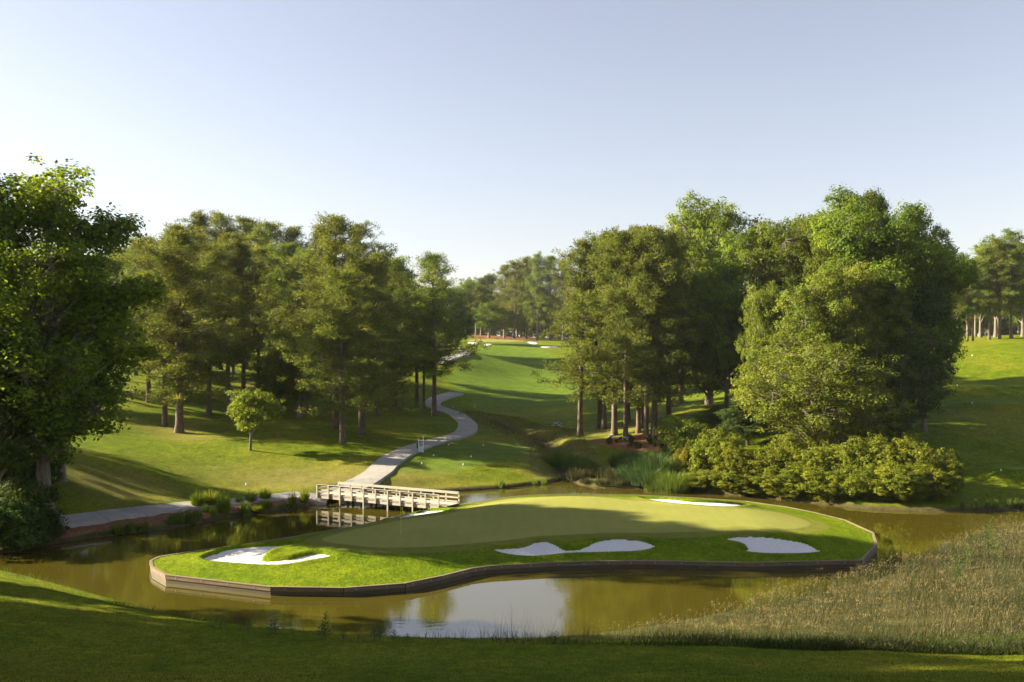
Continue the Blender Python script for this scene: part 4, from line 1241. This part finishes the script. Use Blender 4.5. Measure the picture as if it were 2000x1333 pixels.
# tall dry grass on the near right bank
MOWN = [hit(px, py) for px, py in [(905, 1256), (1000, 1258), (1200, 1262), (1500, 1268), (1750, 1274), (2000, 1280), (2300, 1290)]]
n = 120000
x_ = rng.uniform(-4, 48, n); y_ = rng.uniform(38, 84, n)
ym = np.interp(x_, [p[0] for p in MOWN], [p[1] for p in MOWN])
sdp = poly_sd(x_, y_, POND)
ok = (y_ > ym + .1) & (sdp > -.5) & (y_ < 46 + x_ * 1.2)
dens = smooth01((x_ + 1) / 20) * .97 + .03
ok &= rng.random(n) < dens
ok &= (vnoise(x_ / 1.1, y_ / 1.1) > .22) & (vnoise(x_ / .45 + 7, y_ / .45) > .22)
x_, y_ = x_[ok], y_[ok]
z_ = np.maximum(terrain(x_, y_), -.1)
ht = .40 + .72 * smooth01((x_ - 5) / 22) + .55 * (vnoise(x_ / 2.2, y_ / 2.2) - .5) + .3 * (vnoise(x_ / .6, y_ / .6) - .5)
ht = ht * np.where(rng.random(len(ht)) < .07, 1.5, 1.0)
ht = ht * (.45 + .55 * smooth01((y_ - np.interp(x_, [p[0] for p in MOWN], [p[1] for p in MOWN])) / 2.2))
PB = np.stack([x_, y_, z_ - .03], -1)
stems = scatter_blades('stems', PB, ht, .012, .5, None, .18 + .6 * vnoise(x_ / 3 + 20, y_ / 1.8), .2, bend=(.6, .2, 0), seed=5)
tgr = tag(link('tall_grass', stems, M['tall_grass']), 'stand of tall dry seeding grass on the near bank', 'grass', kind='stuff')
# seed heads
g = np.random.default_rng(8)
az = g.uniform(0, 6.283, len(PB))
pick = g.random(len(PB)) < .17 + .2 * (vnoise(PB[:, 0] / 2.5, PB[:, 1] / 1.5) > .55)
hb = PB[pick] + np.stack([g.normal(.22, .14, pick.sum()), g.normal(.05, .14, pick.sum()), ht[pick] * g.uniform(.85, 1.1, pick.sum())], -1)
hs = np.repeat(hb, 4, axis=0) + g.normal(0, .045, (len(hb) * 4, 3)) * np.array([1.3, 1.3, 1.6])
V, Qh = leaf_quads(hs, unit(g.normal(0, 1, hs.shape)), np.array([[.7, .2, .55]]) + g.normal(0, .35, hs.shape), g.uniform(.10, .22, len(hs)), .018)
o = link('seed_heads', np_mesh('seed_heads', V, [Qh], {'tint': np.repeat(np.clip(g.normal(.85, .14, len(hs)), 0, 1), 4)}), M['tall_grass'], tgr)
tag(o, kind='stuff')
wisp = [clump_mesh(k, 26, 1.7, .9, .013, .5) for k in (31, 32, 33)]
for me in wisp: me.materials.append(M['wisp'])
for q, (px, py, hp) in enumerate([(945, 1256, 55), (975, 1257, 65), (1000, 1257, 78), (1020, 1258, 70), (1045, 1258, 60), (1070, 1258, 60), (905, 1256, 40), (860, 1255, 35), (1105, 1258, 55), (1140, 1259, 55)]):
    clump('wispy_grass', wisp[q % 3], px, py, hp, 45, 1.6, 2.2, 'wispy arching grass clump standing against the bright water', 'grass clump', 'wispy grass clumps on the near edge')
# green leafy undergrowth at the foot of the tall grass
n = 26000
x_ = rng.uniform(-1, 40, n); ym = np.interp(x_, [p[0] for p in MOWN], [p[1] for p in MOWN]); y_ = ym + np.abs(rng.normal(0, 1.6, n)) + .05
ok = (poly_sd(x_, y_, POND) > .1) & (rng.random(n) < smooth01((x_ - 3) / 12) * .95 + .05)
x_, y_ = x_[ok], y_[ok]
PB = np.stack([x_, y_, terrain(x_, y_) - .02], -1)
tag(link('undergrowth', scatter_blades('undergrowth', PB, .25 + .5 * vnoise(x_ / .8, y_ / .8) * smooth01((y_ - np.interp(x_, [p[0] for p in MOWN], [p[1] for p in MOWN])) / 1.2), .03, .7, None, .5, .2, seed=6), M['under']),
    'dark green leafy undergrowth fringing the tall grass', 'undergrowth', kind='stuff')
# rough weeds along the rest of the near shoreline
n = 9000
x_ = rng.uniform(-36, 1, n); y_ = rng.uniform(42, 66, n)
s_ = poly_sd(x_, y_, POND)
ok = (s_ > -.1) & (s_ < 1.7) & (vnoise(x_ / 1.3 + 40, y_ / 1.3) > .4)
x_, y_ = x_[ok], y_[ok]
PB = np.stack([x_, y_, terrain(x_, y_) - .02], -1)
tag(link('shore_weeds', scatter_blades('shore_weeds', PB, .22 + .35 * vnoise(x_ / .9, y_ / .9), .03, .6, None, .5, .2, seed=7), M['weed']),
    'low weeds along the near pond edge', 'weeds', kind='stuff')
# gully grass along the creek
n = 26000
x_ = rng.uniform(-12, 16, n); y_ = rng.uniform(112, 176, n)
c_ = line_dist(x_, y_, CREEK)
ok = (c_ < 4.5 + 2.0 * smooth01((y_ - 135) / 15)) & (c_ > .5)
x_, y_ = x_[ok], y_[ok]
PB = np.stack([x_, y_, terrain(x_, y_) - .03], -1)
tag(link('gully_grass', scatter_blades('gully_grass', PB, .2 + .55 * vnoise(x_ / 2, y_ / 2) * smooth01((y_ - 118) / 18), .04, .8, None, .5, .25, seed=9), M['gully']),
    'rough tawny grass filling the creek gully', 'grass', kind='stuff')

# goldenrod-like weeds standing on the near edge
def weed_meshes(seed, h):
    g = np.random.default_rng(seed); T = Tree()
    zs = np.linspace(0, h, 6)
    T.tr.tube(np.stack([.03 * np.sin(zs * 3), 0 * zs, zs], -1), np.linspace(.012, .005, 6), 5)
    nl = int(h * 34)
    k = np.arange(nl); z = h * (.15 + .85 * k / nl); az = k * 2.4 + g.normal(0, .2, nl)
    dirv = np.stack([np.cos(az), np.sin(az), .35 + 0 * az], -1)
    L = .32 * (1 - .55 * k / nl) * g.uniform(.8, 1.2, nl)
    c = np.stack([0 * z, 0 * z, z], -1) + unit(dirv) * L[:, None] * .5
    T.leaves(c, np.stack([-.35 * np.cos(az), -.35 * np.sin(az), 1 + 0 * az], -1), dirv, L, L * .34, g.uniform(.3, .8, nl))
    tm, cm = T.meshes(M['weed'], M['weed'])
    return tm, cm
weeds = [weed_meshes(1, 1.25), weed_meshes(2, .75), weed_meshes(3, .9)]
for q, (px, py, k, s) in enumerate([(636, 1249, 0, 1.0), (628, 1249, 1, 1.0), (536, 1239, 2, .9), (530, 1238, 1, .9), (732, 1252, 2, .95), (742, 1252, 1, 1.05), (770, 1254, 1, .8), (795, 1255, 1, .6), (572, 1243, 1, .55), (670, 1252, 1, .7),
                                   (485, 1234, 1, .8), (470, 1232, 2, .5), (430, 1226, 1, .8), (415, 1224, 1, .7), (440, 1228, 2, .6), (700, 1253, 1, .5), (1085, 1258, 1, .8)]):
    x, y = hit(px, py)
    r_ = tag(empty('tall_weed', (x, y, tz(x, y) - .02), random.uniform(0, 6)), 'tallest leafy weed spike on the near shoreline' if q == 0 else 'leafy weed spike on the near mown edge against the water', 'weed', None if q == 0 else 'weed spikes on the near edge')
    r_.scale = (s * 1.2, s * 1.2, s)
    link('stem', weeds[k][0], None, r_); link('leaves', weeds[k][1], None, r_)
for q, (px, py, s) in enumerate([(1932, 1090, 2.0), (1945, 1095, 1.8), (1888, 1110, 1.6), (1870, 1150, 1.7), (1960, 1090, 1.6), (1780, 1150, 1.2)]):
    x, y = hit(px, py)
    r_ = tag(empty('tall_weed', (x, y, tz(x, y)), random.uniform(0, 6)), 'dark leafy weed rising out of the tall dry grass', 'weed', 'weeds in the tall grass')
    r_.scale = (s * 1.3, s * 1.3, s)
    link('stem', weeds[q % 3][0], None, r_); link('leaves', weeds[q % 3][1], None, r_)
# dark bush at the pond corner
cb = broad_proto(95, h=3, r=2.6, base=0, nl=18, ncl=16, lf=34, leaf=.18, mat='leaf_dark', lobe=.34, cr0=.42, trunk_r=.08)
for px, d, yt, w in [(15, 82, 850, 120), (75, 84, 885, 85), (-30, 79, 900, 90), (40, 80, 930, 90)]:
    tree_px('shrub', cb, px, d, yt, w, 'dense dark shrub under the tall tree on the mound', 'shrub', 'shrubs under the pond corner tree', sink=.3)
for px, py, hp, wp in [(60, 1060, 75, 95), (5, 1070, 110, 120), (95, 1056, 50, 50), (30, 1050, 120, 130)]:
    x, y = hit(px, py)
    place_tree('shrub', cb, x, y, tz(x, y) + hp * y / F, wp * y / F * 1.2, 'dark low shrub overhanging the pond corner by the straw bank', 'shrub', 'dark shrubs at the pond corner')
# fallen brown leaves on the near slope
lf_me = np_mesh('fallen_leaf', np.array([[-.07, 0, .01], [0, .045, .03], [.08, 0, .012], [0, -.045, .025]]), [np.array([[0, 1, 2, 3]])]); lf_me.materials.append(M['straw'])
for px, py in [(38, 1218), (100, 1213), (533, 1246), (690, 1257), (320, 1230), (150, 1195)]:
    x, y = hit(px, py)
    o = link('fallen_leaf', lf_me); o.location = (x, y, tz(x, y) + .08); o.rotation_euler = (.2, .1, random.uniform(0, 6)); o.scale = (2, 2, 2)
    tag(o, 'curled brown fallen leaf on the shaded near slope', 'leaf', 'fallen leaves')

# ------------------------------------------------------------------ evening haze
hz = MB().box((0, 0, 38), (3600, 3600, 82)).mesh('haze')
hm = bpy.data.materials.new('haze'); hm.use_nodes = True
hn = hm.node_tree
for nd in list(hn.nodes):
    if nd.type == 'BSDF_PRINCIPLED': hn.nodes.remove(nd)
pv = hn.nodes.new('ShaderNodeVolumePrincipled')
pv.inputs['Color'].default_value = (0.86, 0.90, 0.96, 1)
pv.inputs['Density'].default_value = 0.00007
pv.inputs['Anisotropy'].default_value = 0.2
hn.links.new(pv.outputs[0], hn.nodes['Material Output'].inputs['Volume'])
tag(link('haze', hz, hm), 'thin evening haze over the course', 'haze', kind='stuff')
